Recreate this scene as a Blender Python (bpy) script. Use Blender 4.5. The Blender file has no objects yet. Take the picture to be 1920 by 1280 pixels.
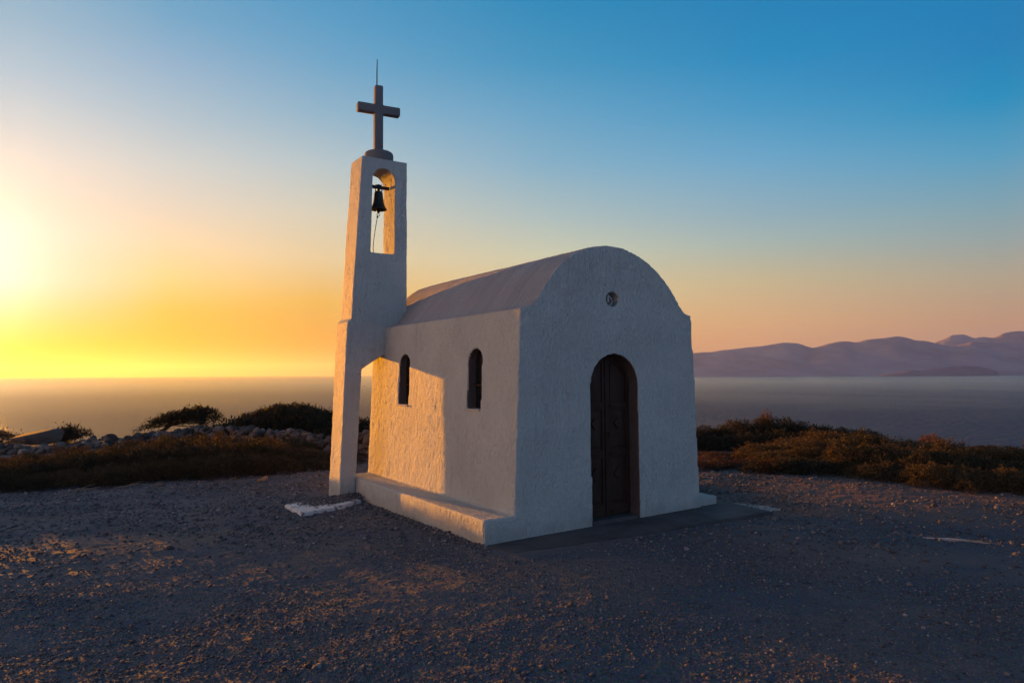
import bpy, bmesh, math, random
import numpy as np
from mathutils import Matrix, Vector

sc = bpy.context.scene
C = sc.collection
RNG = np.random.default_rng(7)
random.seed(7)
R = math.radians

# ------------------------------------------------------------------ camera
cam = bpy.data.objects.new('camera', bpy.data.cameras.new('camera'))
C.objects.link(cam)
sc.camera = cam
cam.data.sensor_width = 36.0
cam.data.lens = 1304.5 / 1920 * 36.0
cam.data.clip_start = 0.05
cam.data.clip_end = 60000.0
CAM_H = 1.7
cam.matrix_world = Matrix.Translation((0, 0, CAM_H)) @ Matrix.Rotation(math.pi / 2 + 0.0466, 4, 'X') @ Matrix.Rotation(-0.006, 4, 'Z')

# ------------------------------------------------------------------ light
SUN_AZ = R(41.8)          # to the left of the camera's axis
SUN_EL = R(3.4)
EXPOSURE = 2.2
sun_dir = Vector((-math.sin(SUN_AZ) * math.cos(SUN_EL), math.cos(SUN_AZ) * math.cos(SUN_EL), math.sin(SUN_EL)))
sd = bpy.data.lights.new('sun', 'SUN')
sd.energy = 2.85
sd.angle = R(0.55)
sd.color = (1.0, 0.345, 0.0)
sun = bpy.data.objects.new('sun', sd)
C.objects.link(sun)
sun.rotation_euler = (-sun_dir).to_track_quat('-Z', 'Y').to_euler()

sc.view_settings.view_transform = 'Standard'
sc.view_settings.look = 'None'
sc.view_settings.exposure = EXPOSURE
sc.view_settings.gamma = 1.0
sc.render.engine = 'CYCLES'
try:
    sc.cycles.volume_bounces = 1
    sc.cycles.max_bounces = 8
    sc.cycles.diffuse_bounces = 4
except Exception:
    pass


def lin(c):
    return tuple((x / 255 / 12.92) if x / 255 <= 0.04045 else ((x / 255 + 0.055) / 1.055) ** 2.4 for x in c)


def build_world():
    w = bpy.data.worlds.new('World')
    sc.world = w
    w.use_nodes = True
    nt = w.node_tree
    N, L = nt.nodes, nt.links
    bg = N['Background']

    def math_(op, a, b=None, clamp=False):
        m = N.new('ShaderNodeMath'); m.operation = op; m.use_clamp = clamp
        for i, v in enumerate((a, b)):
            if v is None: continue
            if isinstance(v, (int, float)): m.inputs[i].default_value = v
            else: L.new(v, m.inputs[i])
        return m.outputs[0]

    tc = N.new('ShaderNodeTexCoord')
    sep = N.new('ShaderNodeSeparateXYZ'); L.new(tc.outputs['Generated'], sep.inputs[0])
    x, y, z = sep.outputs
    hl = math_('SQRT', math_('ADD', math_('MULTIPLY', x, x), math_('ADD', math_('MULTIPLY', y, y), 1e-6)))
    ca = math_('DIVIDE', math_('ADD', math_('MULTIPLY', x, -math.sin(SUN_AZ)), math_('MULTIPLY', y, math.cos(SUN_AZ))), hl)
    delta = math_('ARCCOSINE', math_('MINIMUM', math_('MAXIMUM', ca, -1.0), 1.0))
    # the evening sky by elevation (sine), at several bearings away from the sun
    SKY = [
        (6.3, [(0.0, (255, 150, 10)), (.012, (255, 196, 0)), (.037, (255, 216, 40)), (.064, (255, 238, 165)), (.112, (255, 252, 248)), (.17, (255, 246, 235)), (.205, (253, 236, 218)), (.25, (235, 225, 212)), (.30, (205, 212, 212)), (.345, (175, 198, 210)), (.40, (146, 182, 202)), (.55, (95, 155, 188)), (1, (14, 58, 92))]),
        (15.3, [(0.0, (236, 138, 30)), (.017, (255, 165, 15)), (.044, (255, 190, 5)), (.084, (255, 214, 90)), (.126, (255, 230, 160)), (.17, (254, 228, 190)), (.215, (228, 218, 200)), (.265, (205, 210, 205)), (.32, (172, 195, 205)), (.38, (140, 178, 204)), (.43, (105, 165, 198)), (.55, (75, 145, 185)), (1, (14, 58, 92))]),
        (26.4, [(0.0, (222, 138, 62)), (.044, (250, 170, 55)), (.103, (252, 200, 95)), (.16, (235, 215, 170)), (.22, (212, 210, 190)), (.285, (178, 197, 200)), (.345, (140, 180, 200)), (.405, (105, 165, 198)), (.455, (82, 155, 195)), (.6, (45, 130, 178)), (1, (14, 58, 92))]),
        (45, [(0.0, (222, 148, 92)), (.05, (238, 172, 100)), (.11, (230, 205, 150)), (.17, (205, 208, 180)), (.22, (175, 195, 192)), (.29, (135, 178, 198)), (.355, (105, 165, 197)), (.415, (70, 150, 190)), (.47, (50, 140, 185)), (.6, (18, 122, 175)), (1, (14, 58, 92))]),
        (61.6, [(0.0, (226, 160, 122)), (.04, (230, 170, 125)), (.07, (228, 180, 130)), (.125, (205, 190, 150)), (.175, (170, 188, 180)), (.21, (150, 180, 190)), (.28, (115, 170, 200)), (.34, (80, 155, 195)), (.40, (45, 140, 188)), (.45, (20, 132, 182)), (.6, (5, 118, 170)), (1, (14, 58, 92))]),
        (77, [(0.0, (205, 150, 128)), (.045, (205, 158, 128)), (.06, (205, 160, 125)), (.11, (185, 172, 145)), (.155, (155, 172, 170)), (.19, (135, 170, 180)), (.25, (95, 162, 193)), (.31, (50, 145, 188)), (.365, (10, 130, 182)), (.42, (0, 128, 180)), (.6, (0, 112, 165)), (1, (14, 58, 92))]),
        (115, [(0.0, (232, 166, 130)), (.1, (226, 170, 138)), (.2, (184, 156, 140)), (.35, (105, 118, 132)), (.6, (40, 82, 110)), (1, (14, 58, 92))]),
        (165, [(0.0, (136, 172, 214)), (.1, (146, 188, 232)), (.2, (140, 194, 244)), (.35, (116, 184, 244)), (.6, (62, 126, 180)), (1, (14, 58, 92))]),
    ]
    prev = None
    prev_d = None
    for d, stops in SKY:
        rp = N.new('ShaderNodeValToRGB'); L.new(z, rp.inputs[0])
        el = rp.color_ramp.elements
        while len(el) < len(stops): el.new(0.5)
        for e, (p, c) in zip(el, stops):
            k = max(0.0, min(1.0, (p - 0.12) / 0.15)) if p < 0.9 else 0.0      # the haze itself adds red and takes blue higher up
            low = float(np.interp(p, [0.0, 0.06, 0.14, 0.25], [0.50, 0.56, 0.80, 0.93])) if d < 30 else 0.93
            cr, cg, cb = (low * q for q in lin(c))
            e.position = p; e.color = (max(0.0, cr - 0.034 * k), cg * (1 + 0.02 * k), cb * (1 + 0.10 * k), 1)
        if prev is None:
            prev, prev_d = rp.outputs[0], d
            continue
        mr = N.new('ShaderNodeMapRange'); L.new(delta, mr.inputs[0])
        mr.inputs[1].default_value = R(prev_d); mr.inputs[2].default_value = R(d)
        mx = N.new('ShaderNodeMix'); mx.data_type = 'RGBA'
        L.new(mr.outputs[0], mx.inputs[0]); L.new(prev, mx.inputs[6]); L.new(rp.outputs[0], mx.inputs[7])
        prev, prev_d = mx.outputs[2], d
    # the aureole round the low sun
    vm = N.new('ShaderNodeVectorMath'); vm.operation = 'DOT_PRODUCT'
    L.new(tc.outputs['Generated'], vm.inputs[0])
    ge = R(6.5)
    vm.inputs[1].default_value = (-math.sin(SUN_AZ) * math.cos(ge), math.cos(SUN_AZ) * math.cos(ge), math.sin(ge))
    g = math_('MAXIMUM', vm.outputs['Value'], 0.0)
    glow = math_('MULTIPLY', math_('POWER', g, 230.0), 1.3)
    ga = N.new('ShaderNodeMix'); ga.data_type = 'RGBA'; ga.blend_type = 'ADD'
    L.new(glow, ga.inputs[0]); L.new(prev, ga.inputs[6]); ga.inputs[7].default_value = (1.0, 0.78, 0.40, 1)
    ga.clamp_factor = False
    # pink glow added at the left, outside the picture, to warm the side wall
    vm2 = N.new('ShaderNodeVectorMath'); vm2.operation = 'DOT_PRODUCT'
    L.new(tc.outputs['Generated'], vm2.inputs[0])
    pa, pe = R(108), R(9)
    vm2.inputs[1].default_value = (-math.sin(pa) * math.cos(pe), math.cos(pa) * math.cos(pe), math.sin(pe))
    pk = math_('MULTIPLY', math_('POWER', math_('MAXIMUM', vm2.outputs['Value'], 0.0), 7.0), 2.4)
    pg = N.new('ShaderNodeMix'); pg.data_type = 'RGBA'; pg.blend_type = 'ADD'; pg.clamp_factor = False
    L.new(pk, pg.inputs[0]); L.new(ga.outputs[2], pg.inputs[6]); pg.inputs[7].default_value = (0.66, 0.35, 0.20, 1)
    # a share of the physical sky
    sky = N.new('ShaderNodeTexSky'); sky.sky_type = 'NISHITA'; sky.sun_disc = False
    sky.sun_elevation = SUN_EL; sky.sun_rotation = -SUN_AZ
    sky.dust_density = 1.5; sky.ozone_density = 3.0
    sk = N.new('ShaderNodeMix'); sk.data_type = 'RGBA'; sk.blend_type = 'ADD'
    sk.inputs[0].default_value = 0.008
    L.new(pg.outputs[2], sk.inputs[6]); L.new(sky.outputs[0], sk.inputs[7])
    L.new(sk.outputs[2], bg.inputs[0])
    bg.inputs[1].default_value = 2 ** -EXPOSURE


build_world()


# ------------------------------------------------------------------ helpers
def tag(o, label=None, cat=None, group=None, kind=None):
    if label: o['label'] = label
    if cat: o['category'] = cat
    if group: o['group'] = group
    if kind: o['kind'] = kind
    return o


def empty(name, loc=(0, 0, 0), rz=0.0):
    o = bpy.data.objects.new(name, None)
    o.empty_display_size = 0.2
    C.objects.link(o)
    o.location = loc
    o.rotation_euler = (0, 0, rz)
    return o


def mesh_obj(name, v, f, mat=None, parent=None, smooth=False):
    """v: (n,3) array; f: (m,k) array or list of lists"""
    me = bpy.data.meshes.new(name)
    v = np.asarray(v, np.float32)
    if isinstance(f, np.ndarray):
        k = f.shape[1]
        me.vertices.add(len(v)); me.vertices.foreach_set('co', v.ravel())
        me.loops.add(f.size); me.loops.foreach_set('vertex_index', f.astype(np.int32).ravel())
        me.polygons.add(len(f))
        me.polygons.foreach_set('loop_start', np.arange(0, f.size, k, dtype=np.int32))
        me.update(calc_edges=True)
    else:
        me.from_pydata([tuple(p) for p in v], [], f)
        me.update()
    if smooth:
        me.polygons.foreach_set('use_smooth', np.ones(len(me.polygons), bool))
    if mat: me.materials.append(mat)
    o = bpy.data.objects.new(name, me)
    C.objects.link(o)
    if parent: o.parent = parent
    return o


def bm_obj(name, bm, mat=None, parent=None, smooth=False):
    bmesh.ops.recalc_face_normals(bm, faces=bm.faces)
    me = bpy.data.meshes.new(name)
    bm.to_mesh(me); bm.free()
    if smooth:
        me.polygons.foreach_set('use_smooth', np.ones(len(me.polygons), bool))
    if mat: me.materials.append(mat)
    o = bpy.data.objects.new(name, me)
    C.objects.link(o)
    if parent: o.parent = parent
    return o


def add_prism(bm, poly, axis, a, b):
    """poly: 2-D outline; axis 'v' -> (u,z) outline run along y; 'u' -> (v,z) along x; 'z' -> (x,y) along z"""
    def P(p, t):
        return (p[0], t, p[1]) if axis == 'v' else ((t, p[0], p[1]) if axis == 'u' else (p[0], p[1], t))
    va = [bm.verts.new(P(p, a)) for p in poly]
    vb = [bm.verts.new(P(p, b)) for p in poly]
    n = len(poly)
    bm.faces.new(va); bm.faces.new(vb[::-1])
    for i in range(n):
        bm.faces.new((va[i], vb[i], vb[(i + 1) % n], va[(i + 1) % n]))


def add_box(bm, x0, x1, y0, y1, z0, z1):
    add_prism(bm, [(x0, y0), (x1, y0), (x1, y1), (x0, y1)], 'z', z0, z1)


def add_tube(bm, pts, rads, n=8):
    pts = [Vector(p) for p in pts]
    rings = []
    for i, p in enumerate(pts):
        d = (pts[min(i + 1, len(pts) - 1)] - pts[max(i - 1, 0)]).normalized()
        a = d.orthogonal().normalized() if i == 0 else (rings_a - d * rings_a.dot(d)).normalized()
        rings_a = a
        b = d.cross(a)
        r = rads[i] if hasattr(rads, '__len__') else rads
        rings.append([bm.verts.new(p + a * (r * math.cos(2 * math.pi * k / n)) + b * (r * math.sin(2 * math.pi * k / n))) for k in range(n)])
    for i in range(len(rings) - 1):
        for k in range(n):
            bm.faces.new((rings[i][k], rings[i][(k + 1) % n], rings[i + 1][(k + 1) % n], rings[i + 1][k]))
    bm.faces.new(rings[0][::-1]); bm.faces.new(rings[-1])


def add_lathe(bm, prof, n=28, c=(0, 0, 0)):
    rings = []
    for r, z in prof:
        rings.append([bm.verts.new((c[0] + r * math.cos(2 * math.pi * k / n), c[1] + r * math.sin(2 * math.pi * k / n), c[2] + z)) for k in range(n)])
    for i in range(len(rings) - 1):
        for k in range(n):
            bm.faces.new((rings[i][k], rings[i][(k + 1) % n], rings[i + 1][(k + 1) % n], rings[i + 1][k]))
    bm.faces.new(rings[0][::-1]); bm.faces.new(rings[-1])


# value noise, vectorised
_LAT = RNG.random((256, 256)).astype(np.float32)
_LAT3 = RNG.random((32, 32, 32)).astype(np.float32)


def vnoise(x, y):
    xi = np.floor(x).astype(int); yi = np.floor(y).astype(int)
    fx = x - xi; fy = y - yi
    fx = fx * fx * (3 - 2 * fx); fy = fy * fy * (3 - 2 * fy)
    g = lambda a, b: _LAT[a & 255, b & 255]
    return (g(xi, yi) * (1 - fx) + g(xi + 1, yi) * fx) * (1 - fy) + (g(xi, yi + 1) * (1 - fx) + g(xi + 1, yi + 1) * fx) * fy - 0.5


def vnoise3(p):
    i = np.floor(p).astype(int); f = p - i
    f = f * f * (3 - 2 * f)
    r = 0
    for dx in (0, 1):
        for dy in (0, 1):
            for dz in (0, 1):
                w = (f[:, 0] if dx else 1 - f[:, 0]) * (f[:, 1] if dy else 1 - f[:, 1]) * (f[:, 2] if dz else 1 - f[:, 2])
                r = r + w * _LAT3[(i[:, 0] + dx) & 31, (i[:, 1] + dy) & 31, (i[:, 2] + dz) & 31]
    return r - 0.5


# ------------------------------------------------------------------ materials
class Mat:
    def __init__(s, name, rough=0.9, spec=0.3):
        s.m = bpy.data.materials.new(name)
        s.m.use_nodes = True
        s.N, s.L = s.m.node_tree.nodes, s.m.node_tree.links
        s.b = s.N['Principled BSDF']
        s.b.inputs['Roughness'].default_value = rough
        s.b.inputs['Specular IOR Level'].default_value = spec
        s.co = None

    def coord(s, scale=(1, 1, 1), kind='Object'):
        tc = s.N.new('ShaderNodeTexCoord')
        mp = s.N.new('ShaderNodeMapping'); mp.inputs['Scale'].default_value = scale
        s.L.new(tc.outputs[kind], mp.inputs[0])
        return mp.outputs[0]

    def noise(s, co, scale, detail=4, rough=0.55, dist=0.0):
        n = s.N.new('ShaderNodeTexNoise')
        n.inputs['Scale'].default_value = scale; n.inputs['Detail'].default_value = detail
        n.inputs['Roughness'].default_value = rough; n.inputs['Distortion'].default_value = dist
        s.L.new(co, n.inputs['Vector'])
        return n.outputs['Fac']

    def voro(s, co, scale, out='Distance', feature='F1'):
        n = s.N.new('ShaderNodeTexVoronoi'); n.feature = feature
        n.inputs['Scale'].default_value = scale
        s.L.new(co, n.inputs['Vector'])
        return n.outputs[out]

    def ramp(s, fac, stops):
        r = s.N.new('ShaderNodeValToRGB'); s.L.new(fac, r.inputs[0])
        el = r.color_ramp.elements
        while len(el) < len(stops): el.new(0.5)
        for e, (p, c) in zip(el, stops):
            e.position = p
            e.color = (*c, 1) if hasattr(c, '__len__') else (c, c, c, 1)
        return r.outputs[0]

    def mix(s, fac, a, b, mode='MIX'):
        m = s.N.new('ShaderNodeMix'); m.data_type = 'RGBA'; m.blend_type = mode
        for i, v in ((0, fac), (6, a), (7, b)):
            if isinstance(v, bpy.types.NodeSocket): s.L.new(v, m.inputs[i])
            elif hasattr(v, '__len__'): m.inputs[i].default_value = (*v, 1)
            else: m.inputs[i].default_value = v
        return m.outputs[2]

    def math(s, op, a, b=0.0):
        m = s.N.new('ShaderNodeMath'); m.operation = op
        for i, v in ((0, a), (1, b)):
            if isinstance(v, bpy.types.NodeSocket): s.L.new(v, m.inputs[i])
            else: m.inputs[i].default_value = v
        return m.outputs[0]

    def attr(s, name):
        a = s.N.new('ShaderNodeAttribute'); a.attribute_name = name
        return a.outputs['Fac']

    def objrand(s):
        return s.N.new('ShaderNodeObjectInfo').outputs['Random']

    def color(s, c):
        if isinstance(c, bpy.types.NodeSocket): s.L.new(c, s.b.inputs['Base Color'])
        else: s.b.inputs['Base Color'].default_value = (*c, 1)
        return s

    def rough(s, r):
        s.L.new(r, s.b.inputs['Roughness'])

    def bump(s, h, strength=1.0, dist=0.01):
        b = s.N.new('ShaderNodeBump'); b.inputs['Strength'].default_value = strength
        b.inputs['Distance'].default_value = dist
        s.L.new(h, b.inputs['Height'])
        last = s.b.inputs['Normal'].links
        if last: s.L.new(last[0].from_socket, b.inputs['Normal'])
        s.L.new(b.outputs[0], s.b.inputs['Normal'])


def stucco(name, base=(0.74, 0.725, 0.66), coarse=1.0, streak=(1, 1, 0.35), runs=False):
    m = Mat(name, 0.64, 0.06)
    co = m.coord(); cs = m.coord(streak)
    big = m.noise(co, 1.3, 4, 0.6)
    fine = m.noise(co, 14, 5, 0.6)
    col = m.mix(m.ramp(big, [(0.35, 0.0), (0.7, 1.0)]), base, tuple(x * 0.86 for x in base))
    col = m.mix(m.ramp(fine, [(0.55, 0.0), (0.75, 0.35)]), col, tuple(x * y for x, y in zip(base, (0.72, 0.68, 0.64))))
    crack = m.ramp(m.noise(m.coord((3, 3, 0.6)), 2.5, 6, 0.7, 1.0), [(0.490, 0.0), (0.5, 0.8), (0.510, 0.0)])
    cmask = m.ramp(m.noise(co, 0.9, 2), [(0.5, 0.0), (0.62, 1.0)])
    col = m.mix(m.math('MULTIPLY', crack, cmask), col, (0.33, 0.28, 0.25))
    if runs:      # weathering that runs down the vault
        rn = m.noise(m.coord((0.45, 5.5, 0.45)), 1.7, 6, 0.7, 0.3)
        col = m.mix(m.ramp(rn, [(0.42, 0.0), (0.72, 0.45)]), col, tuple(x * y for x, y in zip(base, (0.56, 0.52, 0.50))))
        col = m.mix(m.ramp(m.noise(co, 2.1, 5, 0.65), [(0.55, 0.0), (0.75, 0.5)]), col, tuple(x * 1.2 for x in base))
    # rain streaks and a faint splash of soil near the ground
    streaks = m.ramp(m.noise(m.coord((7, 7, 0.35)), 1.6, 5, 0.7), [(0.52, 0.0), (0.72, 0.5)])
    col = m.mix(m.math('MULTIPLY', streaks, m.ramp(m.noise(co, 0.7, 3), [(0.42, 0.0), (0.6, 1.0)])), col, tuple(x * y for x, y in zip(base, (0.70, 0.67, 0.63))))
    sx = m.N.new('ShaderNodeSeparateXYZ'); m.L.new(co, sx.inputs[0])
    zz = m.math('ADD', sx.outputs[2], m.math('MULTIPLY', m.math('SUBTRACT', m.noise(co, 5, 5, 0.65), 0.5), 0.5))
    col = m.mix(m.ramp(zz, [(0.0, 0.32), (0.16, 0.0)]), col, (0.33, 0.27, 0.23))
    m.color(col)
    lump = m.noise(cs, 44 * coarse, 5, 0.66, 0.5)
    lump2 = m.noise(cs, 110 * coarse, 3, 0.6)
    m.bump(m.ramp(lump, [(0.3, 0.0), (0.72, 1.0)]), 1.0, 0.026)
    m.bump(lump2, 0.9, 0.006)
    return m.m


def ground_mat():
    m = Mat('gravel_soil', 0.95, 0.15)
    co = m.coord()
    a = m.noise(co, 0.45, 5, 0.6, 0.3)
    b = m.noise(m.coord((0.5, 1.6, 1)), 0.8, 5, 0.65, 0.5)
    grain = m.noise(co, 90, 4, 0.7)
    cell = m.voro(co, 55, 'Color')
    dark = m.mix(m.ramp(grain, [(0.3, 0.0), (0.7, 1.0)]), (0.052, 0.056, 0.068), (0.16, 0.158, 0.175))
    dark = m.mix(0.35, dark, m.mix(1.0, cell, (0.15, 0.15, 0.16), 'MULTIPLY'))
    soil = m.mix(m.ramp(grain, [(0.3, 0.0), (0.75, 1.0)]), (0.125, 0.092, 0.082), (0.24, 0.18, 0.155))
    mask = m.ramp(m.math('ADD', m.math('MULTIPLY', a, 0.5), m.math('MULTIPLY', b, 0.5)), [(0.47, 0.0), (0.6, 0.85)])
    sx = m.N.new('ShaderNodeSeparateXYZ'); m.L.new(co, sx.inputs[0])
    wob = m.math('MULTIPLY', m.math('SUBTRACT', b, 0.5), 5.0)
    # reddish earth right of the chapel, low sun's warmth put into its colour; the left of the clearing is dusty
    ry = m.math('ADD', m.math('ADD', sx.outputs[1], m.math('MULTIPLY', sx.outputs[0], 0.17)), wob)
    red = m.math('MULTIPLY', m.ramp(m.math('MULTIPLY', ry, 0.05), [(0.42, 0.0), (0.47, 1.0)]), m.ramp(m.math('MULTIPLY', sx.outputs[0], 0.1), [(0.12, 0.0), (0.3, 1.0)]))
    lx = m.math('ADD', sx.outputs[0], wob)
    dust = m.math('MULTIPLY', m.ramp(m.math('MULTIPLY', lx, -0.1), [(0.18, 0.0), (0.5, 0.6)]), m.ramp(m.noise(m.coord((0.6, 1.8, 1)), 1.0, 5, 0.6), [(0.4, 0.0), (0.65, 1.0)]))
    full = m.mix(mask, dark, soil)
    full = m.mix(dust, full, m.mix(grain, (0.15, 0.125, 0.125), (0.27, 0.23, 0.225)))
    full = m.mix(m.math('MULTIPLY', red, 0.75), full, m.mix(m.ramp(grain, [(0.3, 0.0), (0.75, 1.0)]), (0.13, 0.072, 0.055), (0.27, 0.165, 0.13)))
    m.color(full)
    m.bump(m.voro(co, 48), 0.55, 0.012)
    m.bump(m.noise(co, 120, 4, 0.7), 0.5, 0.006)
    return m.m


def stone_mat(name, c0, c1, use_tint=False, scale=3.0, strength=0.6):
    m = Mat(name, 0.9, 0.2)
    co = m.coord()
    n = m.noise(co, scale, 6, 0.65)
    col = m.mix(m.ramp(n, [(0.35, 0.0), (0.68, 1.0)]), c0, c1)
    if use_tint:
        t = m.attr('tint')
        col = m.mix(1.0, col, m.ramp(t, [(0.0, (0.55, 0.52, 0.52)), (0.5, (1.0, 0.95, 0.92)), (0.85, (1.45, 1.2, 1.05)), (1.0, (2.4, 2.1, 1.9))]), 'MULTIPLY')
    m.color(col)
    m.bump(m.noise(co, scale * 9, 5, 0.65), strength, 0.02)
    return m.m


def leaf_mat(name, c0, c1, c2):
    m = Mat(name, 0.75, 0.25)
    t = m.attr('tint')
    col = m.ramp(t, [(0.0, c0), (0.55, c1), (1.0, c2)])
    r = m.objrand()
    col = m.mix(1.0, col, m.ramp(r, [(0.0, (0.55, 0.62, 0.58)), (0.5, (1, 1, 1)), (1.0, (1.35, 1.12, 0.95))]), 'MULTIPLY')
    m.color(col)
    # thin leaves let some of the low light through
    tr = m.N.new('ShaderNodeBsdfTranslucent'); m.L.new(col, tr.inputs[0])
    mx = m.N.new('ShaderNodeMixShader'); mx.inputs[0].default_value = 0.3
    m.L.new(m.b.outputs[0], mx.inputs[1]); m.L.new(tr.outputs[0], mx.inputs[2])
    m.L.new(mx.outputs[0], m.N['Material Output'].inputs[0])
    return m.m


def plain_mat(name, c, rough=0.6, metal=0.0, nscale=8.0, var=0.3, bump=0.2):
    m = Mat(name, rough, 0.3)
    m.b.inputs['Metallic'].default_value = metal
    co = m.coord()
    n = m.noise(co, nscale, 5, 0.6)
    m.color(m.mix(n, tuple(x * (1 - var) for x in c), tuple(x * (1 + var) for x in c)))
    m.bump(m.noise(co, nscale * 5, 4), bump, 0.004)
    return m.m


def wood_mat():
    m = Mat('dark_door_wood', 0.6, 0.12)
    cs = m.coord((9, 9, 0.8))
    n = m.noise(cs, 4, 6, 0.65, 0.6)
    w = m.noise(m.coord((1, 1, 0.5)), 5, 4)
    col = m.mix(n, (0.016, 0.008, 0.006), (0.080, 0.036, 0.024))
    col = m.mix(m.ramp(w, [(0.45, 0.0), (0.75, 0.6)]), col, (0.085, 0.047, 0.033))
    m.color(col)
    m.bump(n, 0.35, 0.004)
    return m.m


M = {}
M['stucco'] = stucco('white_stucco')
M['stucco_rough'] = stucco('rough_white_stucco', coarse=0.9, streak=(1, 1, 0.5))
M['roof'] = stucco('weathered_roof_plaster', (0.56, 0.55, 0.56), 1.0, (1, 1, 1), True)
M['reveal'] = stucco('dark_brown_render', (0.23, 0.18, 0.16), 1.2, (1, 1, 1))  # darker brown on the door and window reveals
M['cross'] = stucco('cross_plaster', (0.34, 0.325, 0.33), 1.4, (1, 1, 1))
M['ground'] = ground_mat()
M['gravel'] = stone_mat('gravel_stones', (0.11, 0.108, 0.118), (0.21, 0.20, 0.205), True, 20.0)
M['rock'] = stone_mat('limestone_rock', (0.066, 0.057, 0.053), (0.155, 0.132, 0.120), True, 3.0)
M['orange_rock'] = stone_mat('ochre_rock', (0.26, 0.13, 0.07), (0.42, 0.24, 0.14), False, 4.0)
M['heath'] = leaf_mat('heath_leaves', (0.022, 0.019, 0.012), (0.056, 0.044, 0.023), (0.115, 0.075, 0.040))
M['scrub'] = leaf_mat('scrub_leaves', (0.020, 0.020, 0.012), (0.066, 0.052, 0.025), (0.155, 0.094, 0.042))
M['redscrub'] = leaf_mat('dry_red_leaves', (0.034, 0.017, 0.011), (0.085, 0.038, 0.022), (0.15, 0.068, 0.036))
M['juniper'] = leaf_mat('juniper_leaves', (0.014, 0.014, 0.010), (0.034, 0.030, 0.017), (0.07, 0.05, 0.025))
M['bark'] = plain_mat('dark_bark', (0.060, 0.043, 0.033), 0.9, 0, 20, 0.4, 0.5)
M['twig'] = plain_mat('pale_dry_twig', (0.20, 0.15, 0.11), 0.85, 0, 20, 0.35, 0.3)
M['wood'] = wood_mat()
M['iron'] = plain_mat('dark_iron', (0.035, 0.033, 0.034), 0.55, 0.7, 30, 0.4, 0.4)
M['bronze'] = plain_mat('dark_bronze', (0.045, 0.042, 0.040), 0.45, 0.8, 18, 0.35, 0.3)
M['rope'] = plain_mat('old_rope', (0.10, 0.085, 0.07), 0.9, 0, 60, 0.3, 0.4)
M['clay'] = plain_mat('pale_clay', (0.50, 0.44, 0.39), 0.85, 0, 30, 0.2, 0.3)


def glass_mat():
    m = Mat('dark_window_glass', 0.12, 0.5)
    m.color((0.010, 0.012, 0.014))
    m.bump(m.noise(m.coord(), 6, 2), 0.05, 0.01)
    return m.m


M['glass'] = glass_mat()


def concrete_mat(name, a, b):
    m = Mat(name, 0.85, 0.25)
    co = m.coord()
    n = m.noise(co, 2.2, 6, 0.65, 0.3)
    sp = m.ramp(m.voro(co, 14), [(0.03, 1.0), (0.06, 0.0)])
    col = m.mix(m.ramp(n, [(0.35, 0.0), (0.7, 1.0)]), a, b)
    col = m.mix(m.math('MULTIPLY', sp, m.ramp(m.noise(co, 3, 2), [(0.55, 0.0), (0.6, 0.8)])), col, (0.40, 0.38, 0.36))
    m.color(col)
    m.bump(m.noise(co, 40, 5, 0.7), 0.5, 0.006)
    return m.m


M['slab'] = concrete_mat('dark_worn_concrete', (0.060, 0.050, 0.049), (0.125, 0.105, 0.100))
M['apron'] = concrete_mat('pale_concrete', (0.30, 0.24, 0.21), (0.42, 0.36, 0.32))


def pad_mat():
    m = Mat('worn_white_paint', 0.9, 0.2)
    co = m.coord()
    n = m.noise(co, 9, 6, 0.7, 0.5)
    m.color(m.mix(m.ramp(n, [(0.40, 0.0), (0.47, 1.0)]), (0.17, 0.155, 0.15), (0.66, 0.64, 0.62)))
    m.bump(n, 0.35, 0.006)
    return m.m


M['pad'] = pad_mat()


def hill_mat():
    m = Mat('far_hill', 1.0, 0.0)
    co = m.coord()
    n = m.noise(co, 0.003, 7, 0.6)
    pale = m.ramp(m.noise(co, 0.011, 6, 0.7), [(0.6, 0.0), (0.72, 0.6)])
    col = m.mix(m.ramp(n, [(0.35, 0.0), (0.7, 1.0)]), (0.29, 0.25, 0.28), (0.40, 0.36, 0.40))  # mauve of the distant haze put into the rock colour
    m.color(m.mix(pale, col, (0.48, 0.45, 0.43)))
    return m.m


M['hill'] = hill_mat()
M['islet'] = plain_mat('dark_islet_scrub', (0.20, 0.175, 0.215), 1.0, 0, 0.02, 0.35, 0.0)


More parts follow.
